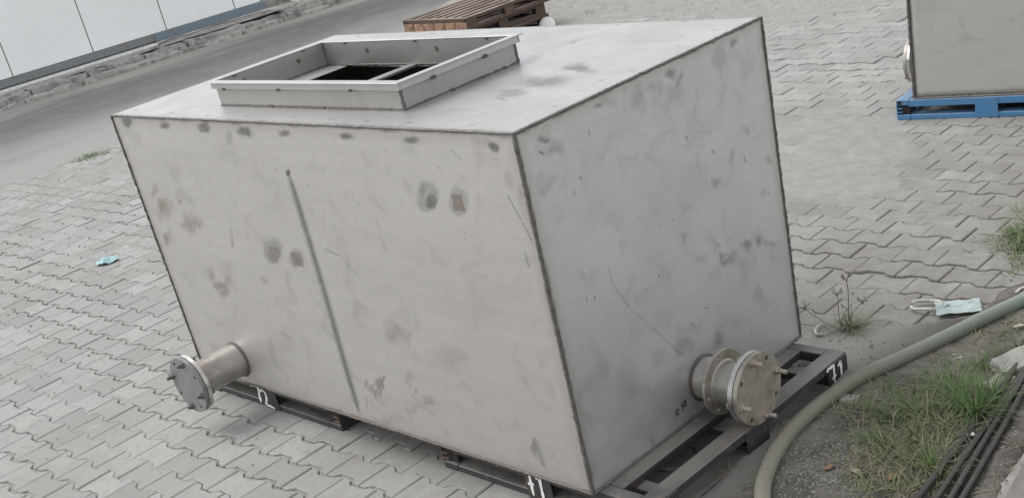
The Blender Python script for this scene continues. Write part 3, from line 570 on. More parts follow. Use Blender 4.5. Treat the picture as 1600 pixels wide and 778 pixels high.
def bead(parent, a, b, r, seed=0, name='weld_bead', mat=None):
    """uneven weld bead along an edge"""
    a, b = Vector(a), Vector(b); n = max(6, int((b - a).length / .012)); rr = random.Random(seed)
    pts = [a.lerp(b, i / n) + Vector((rr.gauss(0, .0007), rr.gauss(0, .0007), rr.gauss(0, .0007))) for i in range(n + 1)]
    o = MB().tube(pts, [r * rr.uniform(.75, 1.25) for _ in pts], 6).build(name, mat or M_WELD, parent)
    return auto_smooth(o, 60)

def flange_mesh(R, t, nh=8, rh=0.011, pcd=0.12, bore=0.0, phase=0.0, rim_bevel=.002):
    bm = bmesh.new()
    def loop(cx, cy, r, n):
        vs = [bm.verts.new((cx + r * math.cos(2 * math.pi * i / n), cy + r * math.sin(2 * math.pi * i / n), 0)) for i in range(n)]
        return [bm.edges.new((vs[i], vs[(i + 1) % n])) for i in range(n)]
    es = loop(0, 0, R, 56)
    if bore: es += loop(0, 0, bore, 40)
    for k in range(nh):
        a = phase + 2 * math.pi * k / nh; es += loop(pcd * math.cos(a), pcd * math.sin(a), rh, 12)
    bmesh.ops.triangle_fill(bm, edges=es, use_beauty=True)
    ext = bmesh.ops.extrude_face_region(bm, geom=bm.faces[:])
    bmesh.ops.translate(bm, vec=(0, 0, t), verts=[v for v in ext['geom'] if isinstance(v, bmesh.types.BMVert)])
    bmesh.ops.recalc_face_normals(bm, faces=bm.faces[:])
    return bm
def place(bm, M, name, mat, parent):
    for v in bm.verts: v.co = M @ v.co
    me = bpy.data.meshes.new(name); bm.to_mesh(me); bm.free(); me.materials.append(mat)
    o = bpy.data.objects.new(name, me); COL.objects.link(o); o.parent = parent; return auto_smooth(o, 35)
def nozzle(parent, M, length, bolts, loose=None, phase=math.pi / 8, R=.1425, face=None, stud=None):
    """pipe stub along local +Z with a welded ring, flange pair and studs; children of the pipe"""
    pipe = MB().lathe([(.084, -.01), (.084, length - .045)], 48, M).build('pipe_stub', M_PIPE, parent); auto_smooth(pipe)
    o = MB().lathe([(.084, -.002), (.094, .0), (.095, .003), (.090, .007), (.0845, .010)], 48, M, cap=False).build('weld_ring', M_SCORCH, pipe); auto_smooth(o, 60)
    if loose:
        place(flange_mesh(.129, .012, 8, .0095, .112, .0875, phase), M @ Matrix.Translation((0, 0, loose)), 'loose_flange', M_FLANGE, pipe)
        o = MB().lathe([(.0845, loose - .012), (.092, loose - .002), (.092, loose + .014), (.0845, loose + .02)], 40, M, cap=False).build('neck_ring', M_PIPE, pipe); auto_smooth(o, 50)
    place(flange_mesh(R, .020, 8, .010, .12, .084, phase), M @ Matrix.Translation((0, 0, length - .043)), 'pipe_flange', M_BRIGHT, pipe)
    o = MB().lathe([(R - .004, length - .0235), (R - .004, length - .0195)], 48, M).build('gasket', M_GASKET, pipe)
    place(flange_mesh(R, .019, 8, .010, .12, 0.0, phase), M @ Matrix.Translation((0, 0, length - .019)), 'blind_flange', face or M_FLANGE, pipe)
    for k, ex in bolts:
        a = phase + 2 * math.pi * k / 8; c = (.12 * math.cos(a), .12 * math.sin(a))
        b = MB(); Tm = M @ Matrix.Translation((c[0], c[1], length)) @ Matrix.Rotation(k * .4, 4, 'Z')
        auto_smooth(MB().lathe([(.0165, .0), (.0165, .011), (.0145, .0135)], 6, Tm).build('nut', stud or M_BOLT, pipe), 30)
        pr = [(.0086, -.066)]
        z = .012
        while z < ex: pr += [(.0092, z), (.0078, z + .0013)]; z += .0026
        pr += [(.0075, ex + .002)]
        b.lathe(pr, 14, Tm); auto_smooth(MB().lathe([(.0165, -.06), (.0165, -.046)], 6, Tm).build('nut', stud or M_BOLT, pipe), 30)
        auto_smooth(b.build('stud_bolt', stud or M_BOLT, pipe), 30)
    return pipe

tank = empty('steel_tank', (0, 0, ZB))
tag(tank, 'large weathered grey stainless steel box tank with open hatch and two flanged pipes', 'tank')
M_F = steel_panel('tank_front_steel', 'F'); M_E = steel_panel('tank_end_steel', 'E', base=(0.615, 0.617, 0.622), seed=3.0); M_T = steel_panel('tank_top_steel', 'T', base=(0.435, 0.435, 0.428), seed=5.0, metal=.5)
sheet('front_panel', 'F', M_F, tank, .004, .011, 0.0, 0)
sheet('end_panel', 'E', M_E, tank, .004, .010, 0.0, 0)
MB().box(-TL, -TL + .004, .003, TW, 0, TH - .002).build('end_panel', M_INNER, tank)
MB().box(-TL + .0035, -.001, TW - .004, TW - .0005, 0, TH - .002).build('back_panel', M_INNER, tank)
MB().box(-TL + .005, -.005, .005, TW - .005, 0.0, .004).build('floor_panel', M_INNER, tank)
HX0, HX1, HY0, HY1 = -2.03, -.752, .178, .778       # hatch collar footprint
sheet('top_panel', 'T', M_T, tank, .009, .008, TH, .005, hole=(-1.875, HX1 - .02, HY0 + .02, HY1 - .0075))
MB().box(-1.425, -1.372, HY0 + .01, HY1 - .0065, TH - .007, TH + .0045, .002).build('stiffener', M_COLLAR, tank)
# edge welds
bead(tank, (-TL, -.001, TH - .003), (0, -.001, TH - .003), .0050, 1); bead(tank, (0.001, 0, TH - .003), (.001, TW, TH - .003), .0055, 2)
bead(tank, (.001, -.001, 0), (.001, -.001, TH - .004), .0075, 3); bead(tank, (-TL, -.001, .0), (-TL, -.001, TH - .004), .006, 4)
bead(tank, (.001, TW, 0), (.001, TW, TH), .005, 5); bead(tank, (-TL, 0, .002), (0, 0, .002), .006, 6, mat=M_SCORCH); bead(tank, (0, 0, .003), (0, TW, .003), .007, 7)
# hatch collar with angle rim
CH = .105
col = MB().box(HX0, HX1, HY0, HY0 + .006, TH, TH + CH).build('hatch_collar', M_COLLAR, tank)
MB().box(HX0, HX1, HY1 - .006, HY1, TH, TH + CH).build('collar_wall', M_COLLAR, col)
MB().box(HX0, HX0 + .006, HY0 + .0065, HY1 - .0065, TH, TH + CH).build('collar_wall', M_COLLAR, col)
MB().box(HX1 - .006, HX1, HY0 + .0065, HY1 - .0065, TH, TH + CH).build('collar_wall', M_COLLAR, col)
ov, lip, rt = .030, .027, .005
zt = TH + CH
def rim(x0, x1, y0, y1, lx0, lx1, ly0, ly1):
    b = MB().box(x0, x1, y0, y1, zt + .0005, zt + rt, .0015); b.box(lx0, lx1, ly0, ly1, zt - lip, zt + .0003, .0015); return b.build('rim_angle', M_RIM_LIT, col)
rim(HX0 - ov, HX1 + ov, HY0 - ov, HY0 + .008, HX0 - ov + .02, HX1 + ov - .012, HY0 - ov * .55, HY0 - ov * .55 + .006)
rim(HX0 - ov, HX1 + ov, HY1 - .008, HY1 + ov, HX0 - ov + .02, HX1 + ov - .012, HY1 + ov * .55 - .006, HY1 + ov * .55)
rim(HX0 - ov, HX0 + .008, HY0 + .0085, HY1 - .0085, HX0 - ov * .55, HX0 - ov * .55 + .006, HY0 - .01, HY1 + .01)
rim(HX1 - .008, HX1 + ov, HY0 + .0085, HY1 - .0085, HX1 + ov * .55 - .006, HX1 + ov * .55, HY0 - .01, HY1 + .01)
for k, (a, b) in enumerate([((HX0, HY0), (HX1, HY0)), ((HX1, HY0), (HX1, HY1))]): bead(col, (*a, TH + .002), (*b, TH + .002), .006, 20 + k, mat=M_SCORCH)
bead(col, (HX1, HY0, TH), (HX1, HY0, TH + CH - .02), .008, 25); bead(col, (HX1, HY1, TH), (HX1, HY1, TH + CH - .02), .006, 26)
bead(col, (HX0 + .006, HY1 - .006, TH), (HX0 + .006, HY1 - .006, TH + CH), .006, 27); bead(col, (HX0 + .007, HY1 - .007, TH + .003), (HX1, HY1 - .007, TH + .003), .006, 28, mat=M_SCORCH); bead(col, (HX0 + .007, HY0, TH + .003), (HX0 + .007, HY1, TH + .003), .006, 29, mat=M_SCORCH)
for x in (-1.70, -1.22, -.90):                       # bolt holes in the collar, seen inside
    MB().lathe([(.011, 0), (.011, .002)], 16, Matrix.Translation((x, HY1 - .0061, TH + .066)) @ Matrix.Rotation(rad(90), 4, 'X')).build('bolt_hole', M_SCORCH, col)
for y in (.32, .62):
    MB().lathe([(.011, 0), (.011, .002)], 16, Matrix.Translation((HX0 + .0061, y, TH + .066)) @ Matrix.Rotation(rad(90), 4, 'Y')).build('bolt_hole', M_SCORCH, col)
def tack(x, y, z, s=.010):
    bm = bmesh.new(); bmesh.ops.create_icosphere(bm, subdivisions=1, radius=s, matrix=Matrix.Translation((x, y, z)) @ Matrix.Diagonal((1.3, 1.3, .7, 1)))
    MB().bm(bm).build('weld_tack', M_SCORCH, col)
for x in (-1.94, -1.52, -1.03): tack(x, HY0 - ov * .5, zt - lip)
for y in (.33, .60): tack(HX1 + ov * .5, y, zt - lip, .012)
for x in (-1.85, -1.35, -.9): tack(x, HY1 - .008, zt - .002, .008)
for y in (.28, .66): tack(HX0 + .008, y, zt - .002, .008)
for y in (.42, .58, .70): tack(HX1 + .004, y, TH + .004, .009)
for x in (-1.62, -1.25): tack(x, HY0 - .004, TH + .004, .006)
# nozzles
nozzle(tank, Matrix.Translation((-2.33, 0, .134)) @ Matrix.Rotation(rad(90), 4, 'X') , .292, [(0, .026), (2, .030), (4, .034), (6, .024)], phase=rad(-14), face=M_DULL, stud=M_DARKBOLT)
nozzle(tank, Matrix.Translation((0, .697, .134)) @ Matrix.Rotation(rad(90), 4, 'Y'), .262, [(1, .044), (3, .046), (5, .042), (7, .044)], loose=.092, phase=rad(55), R=.1415)
# handwriting on the end panel
M_INK = simple('black_marker', (0.03, 0.03, 0.035), .7, bump=0)
M_PAINT = simple('white_paint_mark', (0.78, 0.77, 0.73), .8, scale=60, var=.12, bump=0)
def strokes(name, lines, width, fn, mat, parent, seed=0):
    """flat ribbons: lines in unit space, fn maps (u,v,lift) to 3-D"""
    r = random.Random(seed); b = MB()
    for k, ln in enumerate(lines):
        P = []
        for (x0, y0), (x1, y1) in zip(ln[:-1], ln[1:]):
            for i in range(5): P.append((x0 + (x1 - x0) * i / 5, y0 + (y1 - y0) * i / 5))
        P.append(ln[-1]); L = []; Rr = []
        for i, (x, y) in enumerate(P):
            a, c = P[max(0, i - 1)], P[min(len(P) - 1, i + 1)]; dx, dy = c[0] - a[0], c[1] - a[1]; n = math.hypot(dx, dy) or 1
            w = width * r.uniform(.7, 1.2) * (.75 if i in (0, len(P) - 1) else 1) / 2; L.append(fn(x - dy / n * w, y + dx / n * w, k)); Rr.append(fn(x + dy / n * w, y - dx / n * w, k))
        n = len(P); b.add(L + Rr, [(i, i + 1, n + i + 1, n + i) for i in range(n - 1)])
    return b.build(name, mat, parent)
G1 = [[(.1, 0), (.14, 1)]]
G7 = [[(-.04, .90), (.04, .99), (.44, .97), (.36, .5), (.30, 0)], [(.20, .46), (.50, .52)]]
def sh(gl, dx, dy=0, sx=1, sl=0): return [[(x * sx + dx + sl * y, y + dy) for x, y in l] for l in gl]
G2 = [[(0, .8), (.15, .98), (.38, .9), (.36, .6), (.08, .05), (.3, .1), (.62, .02)]]
G5 = [[(.42, 1), (.1, .96), (.08, .55), (.34, .5), (.36, .15), (.05, .02)]]
G0 = [[(.2, 1), (.03, .6), (.1, .05), (.32, .1), (.38, .7), (.2, 1)]]
hw = sh(G1, 0) + sh([[(0, .9), (.3, .85), (.05, .1), (.3, .1)]], .35) + sh(G5, 1.15, .12, 1, .1) + sh(G0, 1.75, .25)
strokes('handwritten_number', hw, .14, lambda u, v, k: (.0035 + .0002 * k, .499 + u * .033, .058 + v * .030 + u * .004), M_INK, tank, 3)

# ---- pallets
M_HOLLOW = simple('dark_hollow', (0.025, 0.024, 0.024), .9, bump=0)
def make_pallet(name, mat, end_mat, loc, rz, w=1.15, d=1.27, slats=7, sag=0.0, mids=True):
    """welded steel pallet; origin at its base centre"""
    p = empty(name, loc, rz); h = .135; x0, y0 = -w / 2, -d / 2; sw = .078 if slats < 8 else .088; pt = (w - sw) / (slats - 1); c = .003
    for i in range(slats):
        e = 0.0 if i in (0, slats - 1) else .056
        MB().box(x0 + i * pt, x0 + i * pt + sw, y0 + e, y0 + d - e, .098, h - .0005, c).build('deck_slat', mat, p)
    for yy in (y0, y0 + d - .055):
        MB().box(x0 + sw + .001, x0 + w - sw - .001, yy, yy + .055, .088, h - .002, c).build('top_rail', mat, p)
    MB().box(x0 + .004, x0 + w - .004, -.045, .045, .064, .0975, c).build('cross_rail', mat, p)
    for yy in (y0 + .12, y0 + d - .18):
        MB().box(x0 + sw, x0 + w - sw, yy, yy + .06, .064, .0975, c).build('cross_rail', mat, p)
    for yy in (y0, y0 + d - .085):
        MB().box(x0 + .087, x0 + w - .087, yy, yy + .085, 0.001, .034, c).build('bottom_rail', mat, p)
    for xx in (x0, x0 + w - .085, -.043):
        if xx == -.043: MB().box(xx, xx + .086, y0 + .087, y0 + d - .087, 0.001, .033, c).build('bottom_runner', mat, p)
        else: MB().box(xx, xx + .085, y0, y0 + d, 0.0, .035, c).build('bottom_runner', mat, p)
    # corner and middle blocks
    for ix, xx in enumerate((x0 + .006, -.062, x0 + w - .082)):
        for iy, yy in enumerate((y0 + .012, -.06, y0 + d - .132)):
            wd = .076 if ix != 1 else .124
            MB().box(xx, xx + wd, yy, yy + .12, .0352, .0638 if iy == 1 or ix == 1 else .0978, .002).build('block', M_HOLLOW, p)
    for sy, yy in ((-1, y0 - .004), (1, y0 + d)):
        MB().box(-.07, .07, yy, yy + .004, .005, .130).build('side_plate', mat, p)
    for sx, xx in ((-1, x0 - .004), (1, x0 + w)):
        for yy in (y0 + .002, -.075, y0 + d - .142): MB().box(xx, xx + .004, yy, yy + .14, .004, .127).build('end_plate', mat, p)
        xa, xb_ = (x0, x0 + .034) if sx < 0 else (x0 + w - .034, x0 + w)
        for z0, z1 in ((.050, .056), (.074, .080)): MB().box(xa, xb_, y0 - .003, y0 + .011, z0, z1).build('channel_lip', end_mat, p)
        MB().box(xa + .005, xb_ - .003, y0 - .0035, y0 - .0005, .104, .128).build('channel_shade', M_HOLLOW, p)  # dark plate painting the shade inside an open channel end
    return p
M_BLACK = painted_metal('black_paint', (0.035, 0.036, 0.040), dust=(0.27, 0.25, 0.22), dust_amt=.75, rough=.45)
M_RUSTEND = simple('rusty_cut_end', (0.17, 0.105, 0.085), .85)
pl = make_pallet('steel_pallet', M_BLACK, M_RUSTEND, (-2.207, .665, 0), 0)
tag(pl, 'black steel pallet marked 72 under the tank beside the left pipe', 'pallet', 'black pallets under the near tank')
pr = make_pallet('steel_pallet', M_BLACK, M_RUSTEND, (-.325, .665, 0), 0)
tag(pr, 'black steel pallet marked 71 under the tank, jutting out beside the hose', 'pallet', 'black pallets under the near tank')
yF = -.635 - .0055
n72 = sh(G7, 0, .12, 1, 0)[:1] + sh(G2, .55, 0, 1, -.1)
strokes('painted_number', n72, .13, lambda u, v, k: (-.135 + u * .135, yF - .0004 * k, .008 + v * .094), M_PAINT, pl, 1)
strokes('painted_number', sh(G7, 0), .10, lambda u, v, k: (.575 + .0056 + .0004 * k, -.595 + u * .07, .045 + v * .06), M_PAINT, pl, 4)
n71 = sh(G7, 0, 0, 1, -.12) + sh([[(-.12, .8), (.08, .95), (.06, 0)]], .72)
strokes('painted_number', n71, .13, lambda u, v, k: (-.075 + u * .115, yF - .0004 * k, .015 + v * .108), M_PAINT, pr, 2)
strokes('painted_number', n71, .13, lambda u, v, k: (.575 + .0056 + .0004 * k, .50 + u * .105, .018 + v * .105), M_PAINT, pr, 5)

# ---- second tank on a blue pallet
A2 = rad(10); c2 = np.array([-1.234, 4.60])
t2 = empty('steel_tank', (c2[0], c2[1], ZB), A2); tag(t2, 'grey steel tank standing on the blue pallet, cut off by the frame', 'tank')
M_F2 = steel_panel('second_tank_steel', 'F', base=(0.61, 0.595, 0.565), marks=False, seed=9.0)
o = sheet('front_panel', 'F', M_F2, t2, .05, .012, 0.0, .004, marks=False); o.location = (TL, 0, 0)
MB().box(0, .004, .005, TW - .005, 0, TH - .005).build('end_panel', M_INNER, t2)
MB().box(TL - .004, TL, .005, TW - .005, 0, TH - .005).build('end_panel', M_INNER, t2)
MB().box(.005, TL - .005, TW - .004, TW, 0, TH - .005).build('back_panel', M_INNER, t2)
MB().box(0.0, TL, 0, TW, TH - .004, TH).build('top_panel', M_COLLAR, t2)
MB().box(.005, TL - .005, .005, TW - .005, 0.0, .004).build('floor_panel', M_INNER, t2)
bead(t2, (0, -.001, 0), (0, -.001, TH), .009, 33); bead(t2, (0, -.001, .002), (TL, -.001, .002), .010, 34)
nozzle(t2, Matrix.Translation((0, .60, .10)) @ Matrix.Rotation(rad(-90), 4, 'Y'), .225, [(0, .03), (4, .03)], phase=rad(20))
M_BLUE = painted_metal('blue_paint', (0.068, 0.20, 0.375), dust=(0.30, 0.31, 0.31), dust_amt=.45, rough=.4, wear=.3)
def loc2(x, y): return (c2[0] + math.cos(A2) * x - math.sin(A2) * y, c2[1] + math.sin(A2) * x + math.cos(A2) * y, 0)
pb = make_pallet('steel_pallet', M_BLUE, M_BLUE, loc2(.575 - .115, .655 - .035), A2)
tag(pb, 'blue painted steel pallet under the cut-off tank', 'pallet')
pb2 = make_pallet('steel_pallet', M_BLUE, M_BLUE, loc2(TL - .46, .62), A2)
tag(pb2, 'blue steel pallet under the far right end of the cut-off tank', 'pallet')

# ---- stack of rusty pallets behind the tank
M_RUSTY = painted_metal('rusty_brown', (0.085, 0.057, 0.043), worn=(0.24, 0.125, 0.065), dust=(0.29, 0.235, 0.20), dust_amt=.75, rough=.75, wear=.8)
M_RUSTO = simple('orange_rust', (0.30, 0.19, 0.13), .9, var=.4, scale=14)
for k, (dx, dy, a, lab) in enumerate([(-.02, -.06, 1.5, 'rusty brown steel pallet at the bottom of the stack behind the tank'), (-.07, -.05, -3.5, 'rusty brown steel pallet in the middle of the stack behind the tank'), (0, 0, -2.5, 'rusty brown slatted pallet on top of the stack behind the tank')]):
    p = make_pallet('rusty_pallet', M_RUSTY, M_RUSTO, (-7.99 + dx, 7.0 + dy, k * .1355), rad(a), slats=8)
    tag(p, lab, 'pallet', 'rusty pallets stacked behind the tank')
    b = MB()                                           # scalloped front of the pressed deck
    for i in range(6):
        b.lathe([(.075, -.001), (.075, .10)], 12, Matrix.Translation((-.47 + i * .188, -.632, .088)) @ Matrix.Diagonal((1.22, .42, -.75, 1)))
    auto_smooth(b.build('scalloped_front', M_RUSTO if k == 2 else M_RUSTY, p), 40)
wc_ = un(856, 44, 0)
M_CAP = simple('white_plastic', (0.78, 0.78, 0.77), .4, var=.06, bump=0)
cap = MB().lathe([(.001, .030), (.05, .027), (.082, .016), (.095, .0), (.089, -.004), (.076, .010), (.04, .022), (.001, .024)], 40, cap=False).build('white_cap', M_CAP)
cap.location = (wc_[0], wc_[1], .030); cap.rotation_euler = (rad(68), 0, rad(35))
auto_smooth(cap, 60); tag(cap, 'white rounded cap lying beside the rusty pallet stack', 'cap')

# ================================================================== right-hand verge
def spline(P, n):
    P = [Vector(p) for p in P]; P = [P[0] * 2 - P[1]] + P + [P[-1] * 2 - P[-2]]; out = []
    for i in range(1, len(P) - 2):
        for k in range(n):
            t = k / n; a, b, c, d = P[i - 1:i + 3]
            out.append(.5 * ((2 * b) + (c - a) * t + (2 * a - 5 * b + 4 * c - d) * t * t + (3 * b - a - 3 * c + d) * t ** 3))
    return out + [P[-2]]
def resample(P, step):
    out = [P[0]]; acc = 0.0
    for a, b in zip(P[:-1], P[1:]):
        L = (b - a).length; pos = 0.0
        while acc + (L - pos) >= step:
            pos += step - acc; out.append(a.lerp(b, pos / L)); acc = 0.0
        acc += L - pos
    return out
HR = .0290
hp = [(1640, 452), (1598, 472), (1540, 500), (1470, 535), (1400, 570), (1340, 600), (1290, 630), (1250, 665), (1220, 700), (1200, 740), (1192, 778), (1200, 840)]
pts = []
for a, b in hp:
    q = un(a, b, HR + .012); pts.append((q[0], q[1], max(gz(q[0], q[1]), 0) + HR - .004))
pts = [(pts[0][0] + .5, pts[0][1] + 1.1, HR + .02)] + pts + [(pts[-1][0] + .25, pts[-1][1] - .35, HR), (pts[-1][0] + .9, pts[-1][1] - .8, HR)]
path = resample(spline(pts, 30), .0082 / 4)
prof = [(.0, 1.0), (.0004, .8), (-.0034, .0), (-.0034, .0)]
hose = MB().tube(path, [HR + prof[i % 4][0] for i in range(len(path))], 20, a=[prof[i % 4][1] for i in range(len(path))])
s = NT('hose_plastic'); v = s.pos(); x = s.xyz(v); n1 = s.noise(v, 7, 4, .6)
rib = s.n('Attribute', attribute_name='rib').outputs['Fac']
teal = s.ramp(s.math('ADD', x[1], s.math('MULTIPLY', n1, .5)), 1.2, 2.5)        # the sleeve is bleached olive at one end, still green at the other
ridge = s.mix(teal, (0.33, 0.315, 0.245), (0.31, 0.37, 0.315)); groove = s.mix(teal, (0.085, 0.08, 0.06), (0.05, 0.085, 0.07))
c = s.mix(s.ramp(rib, .15, .8), groove, ridge)
c = s.mix(s.ramp(n1, .5, .75, 0, .5), c, (0.20, 0.18, 0.14))
M_HOSE = s.out(c, .5)
tag(hose.build('corrugated_hose', M_HOSE, smooth=True, attr='rib'), 'ribbed olive-green suction hose curving past the black pallet', 'hose')

# rods
M_ROD = painted_metal('dark_rod_steel', (0.032, 0.028, 0.026), worn=(0.10, 0.06, 0.042), dust=(0.15, 0.135, 0.115), dust_amt=.25, wear=.6)
for k, (a, b, r, lab) in enumerate([((1640, 512), (1405, 830), .0135, 'thick dark steel rod nearest the grass, at the bundle edge'), ((1640, 526), (1440, 830), .0115, 'dark steel rod second from the grass in the bundle'),
                                    ((1640, 536), (1460, 830), .0120, 'dark steel rod third from the grass in the bundle'), ((1640, 552), (1480, 830), .0120, 'dark steel rod farthest from the grass, beside the bare concrete')]):
    A = un(*a, .02); B = un(*b, .02); d = (B - A); A = A - d * .9; B = B + d * .4
    P = [Vector(A + (B - A) * i / 40) for i in range(41)]
    zs = [max(gz(p.x, p.y), 0) for p in P]; zz = max(zs[18:32]) * .8 + .006
    P = [Vector((p.x + .004 * math.sin(i * .3 + k * 2), p.y, zz + r + .0025 * math.sin(i * .22 + k))) for i, p in enumerate(P)]
    o = MB().tube(P, r, 10).build('steel_rod', M_ROD, smooth=False); auto_smooth(o, 50); tag(o, lab, 'rod', 'bundle of steel rods at the right edge')

# concrete apron and black beam at the corner
s = NT('apron_concrete'); v = s.pos(); n1 = s.noise(v, 3, 5, .65, .5); n2 = s.noise(v, 40, 5, .7)
c = s.mix(s.ramp(n2, .3, .7), (0.31, 0.295, 0.268), (0.40, 0.385, 0.352)); c = s.mix(s.ramp(n1, .45, .7, 0, .6), c, (0.19, 0.175, 0.155)); s.bump(n2, .5, .008)
M_APRON = s.out(c, .92)
U = np.linspace(-1.5, 2.5, 140); V = np.linspace(0, 2.5, 60); UU, VV = np.meshgrid(U, V)
AX = q0[0] + ax.x * UU + an.x * (VV + .05 * (fbm(UU * 4, VV * 4, 3, 4) - .5)); AY = q0[1] + ax.y * UU + an.y * VV
tag(grid_obj('concrete_apron', AX, AY, .028 + .02 * (fbm(AX * 4, AY * 4, 4, 14) - .5) - .04 * sstep(.05, 0, VV), M_APRON, flip=True), kind='structure')
qb = un(1588, 778, .05)
bmx = empty('steel_beam', (qb[0], qb[1], .03), math.atan2(ax.y, ax.x)); tag(bmx, 'black steel beam lying on the concrete at the bottom right corner', 'beam')
MB().box(-1.2, 1.2, 0, .09, 0, .012, .002).build('flange', M_BLACK, bmx); MB().box(-1.2, 1.2, .041, .049, .0121, .088).build('web', M_BLACK, bmx); MB().box(-1.2, 1.2, 0, .09, .0881, .10, .002).build('flange', M_BLACK, bmx)

# grass: uncountable blades
GB = MB()
def blade(x, y, z, L, az, lean, w, a, seg=5, curl=1.2):
    P = []; th = lean; p = Vector((x, y, z)); d = Vector((math.cos(az), math.sin(az), 0)); sd = Vector((-math.sin(az), math.cos(az), 0)) * w
    vs = []
    for i in range(seg + 1):
        t = i / seg; ww = (1 - t ** 1.6) * .9 + .1
        vs += [p - sd * ww, p + sd * ww]
        th += curl / seg * random.uniform(.6, 1.4); p = p + (d * math.sin(th) + Vector((0, 0, math.cos(th)))) * (L / seg)
        if p.z < gz(p.x, p.y) + .003 if i == seg - 1 else False: p.z = gz(p.x, p.y) + .003
    vs = [Vector((q.x, q.y, max(q.z, z - .004))) for q in vs]
    GB.add(vs, [(2 * i, 2 * i + 1, 2 * i + 3, 2 * i + 2) for i in range(seg)], a)
def tuft(px, py, n, L, green, spread=.03, lean=.35, w=.0019):
    c = un(px, py, .03)
    for _ in range(n):
        r = abs(random.gauss(0, spread)); t = random.uniform(0, 6.283); x, y = c[0] + r * math.cos(t), c[1] + r * math.sin(t)
        gr = min(1, max(0, random.gauss(green, .22)))
        ln = lean * random.uniform(.2, 1.6) + (1 - gr) * .5
        blade(x, y, max(gz(x, y), -.002) - .003, L * 1.2 * random.uniform(.45, 1.2), t + random.gauss(0, .8), ln, w * random.uniform(.6, 1.4), gr, 5, random.uniform(.4, 1.8))
G = [(1528, 652, 150, .165, .92, .028), (1510, 640, 110, .15, .85, .04), (1545, 625, 60, .15, .9, .03), (1485, 618, 90, .12, .75, .045), (1540, 575, 90, .08, .85, .06), (1575, 560, 60, .06, .8, .06),
     (1420, 640, 90, .12, .7, .045), (1400, 655, 70, .11, .7, .04), (1445, 655, 70, .10, .5, .05), (1470, 668, 80, .10, .35, .06), (1500, 675, 70, .09, .3, .05), (1366, 694, 50, .085, .9, .018), (1430, 694, 60, .09, .85, .03),
     (1400, 700, 80, .10, .35, .06), (1380, 720, 70, .10, .3, .06), (1420, 728, 80, .09, .4, .05), (1455, 735, 70, .10, .65, .03), (1450, 700, 60, .08, .25, .05), (1350, 735, 35, .08, .25, .05), (1360, 770, 45, .07, .5, .05), (1400, 765, 60, .07, .45, .06), (1440, 760, 40, .07, .3, .05),
     (1330, 640, 30, .09, .45, .03), (1345, 655, 30, .08, .3, .04), (1320, 628, 18, .07, .3, .02), (1360, 640, 40, .10, .45, .05), (1380, 610, 25, .07, .4, .05), (1525, 530, 25, .06, .2, .04), (1560, 520, 20, .06, .2, .04), (1590, 505, 22, .06, .25, .04), (1490, 545, 14, .05, .2, .03), (1595, 540, 35, .07, .7, .05), (1470, 590, 30, .07, .6, .05),
     (1500, 600, 40, .08, .7, .05), (1430, 610, 35, .08, .5, .05), (1460, 640, 50, .10, .6, .05), (1410, 680, 40, .09, .4, .05), (1475, 705, 40, .07, .25, .05), (1490, 735, 30, .06, .2, .04), (1240, 752, 8, .04, .3, .02), (1140, 740, 10, .05, .3, .02), (1165, 762, 8, .04, .3, .02)]
for px, py, n, L, gr, sp in G: tuft(px, py, int(n * (.8 if n > 85 else 1.2)), L, gr, sp * 1.2); tuft(px + random.gauss(0, 12), py + random.gauss(0, 10), int(min(n, 70) * .8), L * .9, gr * .3, sp * 1.7, .9, .0013)
for _ in range(75):                                     # green patch on the pavers at the right edge
    tuft(random.gauss(1600, 20), random.gauss(370, 20), 20, .065, .55, .04, .6, .0020)
for _ in range(16): tuft(random.gauss(1560, 22), random.gauss(392, 18), 6, .04, .35, .03, .8, .0014)
for px, py in [(138, 246), (142, 245), (148, 243), (130, 249), (153, 241)]:      # tuft where the pavers meet the road
    c = un(px, py, .0)
    for _ in range(60):
        x, y = c[0] + random.gauss(0, .10), c[1] + random.gauss(0, .07); blade(x, y, -.02, random.uniform(.04, .11), random.uniform(0, 6.28), random.uniform(.1, .9), .004, random.uniform(.5, .9), 3)
for _ in range(420):                                    # dead stubble on the far bank
    x, y = random.uniform(-9, -2.2), random.gauss(8.3, .45)
    for k in range(4): blade(x + random.gauss(0, .04), y + random.gauss(0, .04), gz(x, y) - .01, random.uniform(.03, .10), random.uniform(0, 6.28), random.uniform(.1, 1.0), .003, random.uniform(0, .35), 2)
for _ in range(260):                                    # fallen straw on the soil
    px, py = random.uniform(1300, 1600), random.uniform(560, 775); c = un(px, py, .02)
    if gz(c[0], c[1]) < .012: continue
    blade(c[0], c[1], gz(c[0], c[1]) + .004, random.uniform(.05, .14), random.uniform(0, 6.28), 1.50, .0013, random.uniform(0, .12), 4, .15)
s = NT('grass_blades'); a = s.n('Attribute', attribute_name='green').outputs['Fac']; n1 = s.noise(s.pos(), 60, 2)
c = s.mix(s.ramp(a, .2, .75), (0.27, 0.235, 0.155), (0.060, 0.125, 0.028)); c = s.mix(s.ramp(n1, .4, .7, 0, .5), c, (0.13, 0.16, 0.06))
s.b.inputs['Subsurface Weight'].default_value = 0.0
M_GRASS = s.out(c, .55, 0.0, .35)
tag(GB.build('grass', M_GRASS, attr='green', fix=False), 'tufts of green and dry grass growing along the verge', 'grass', kind='stuff')

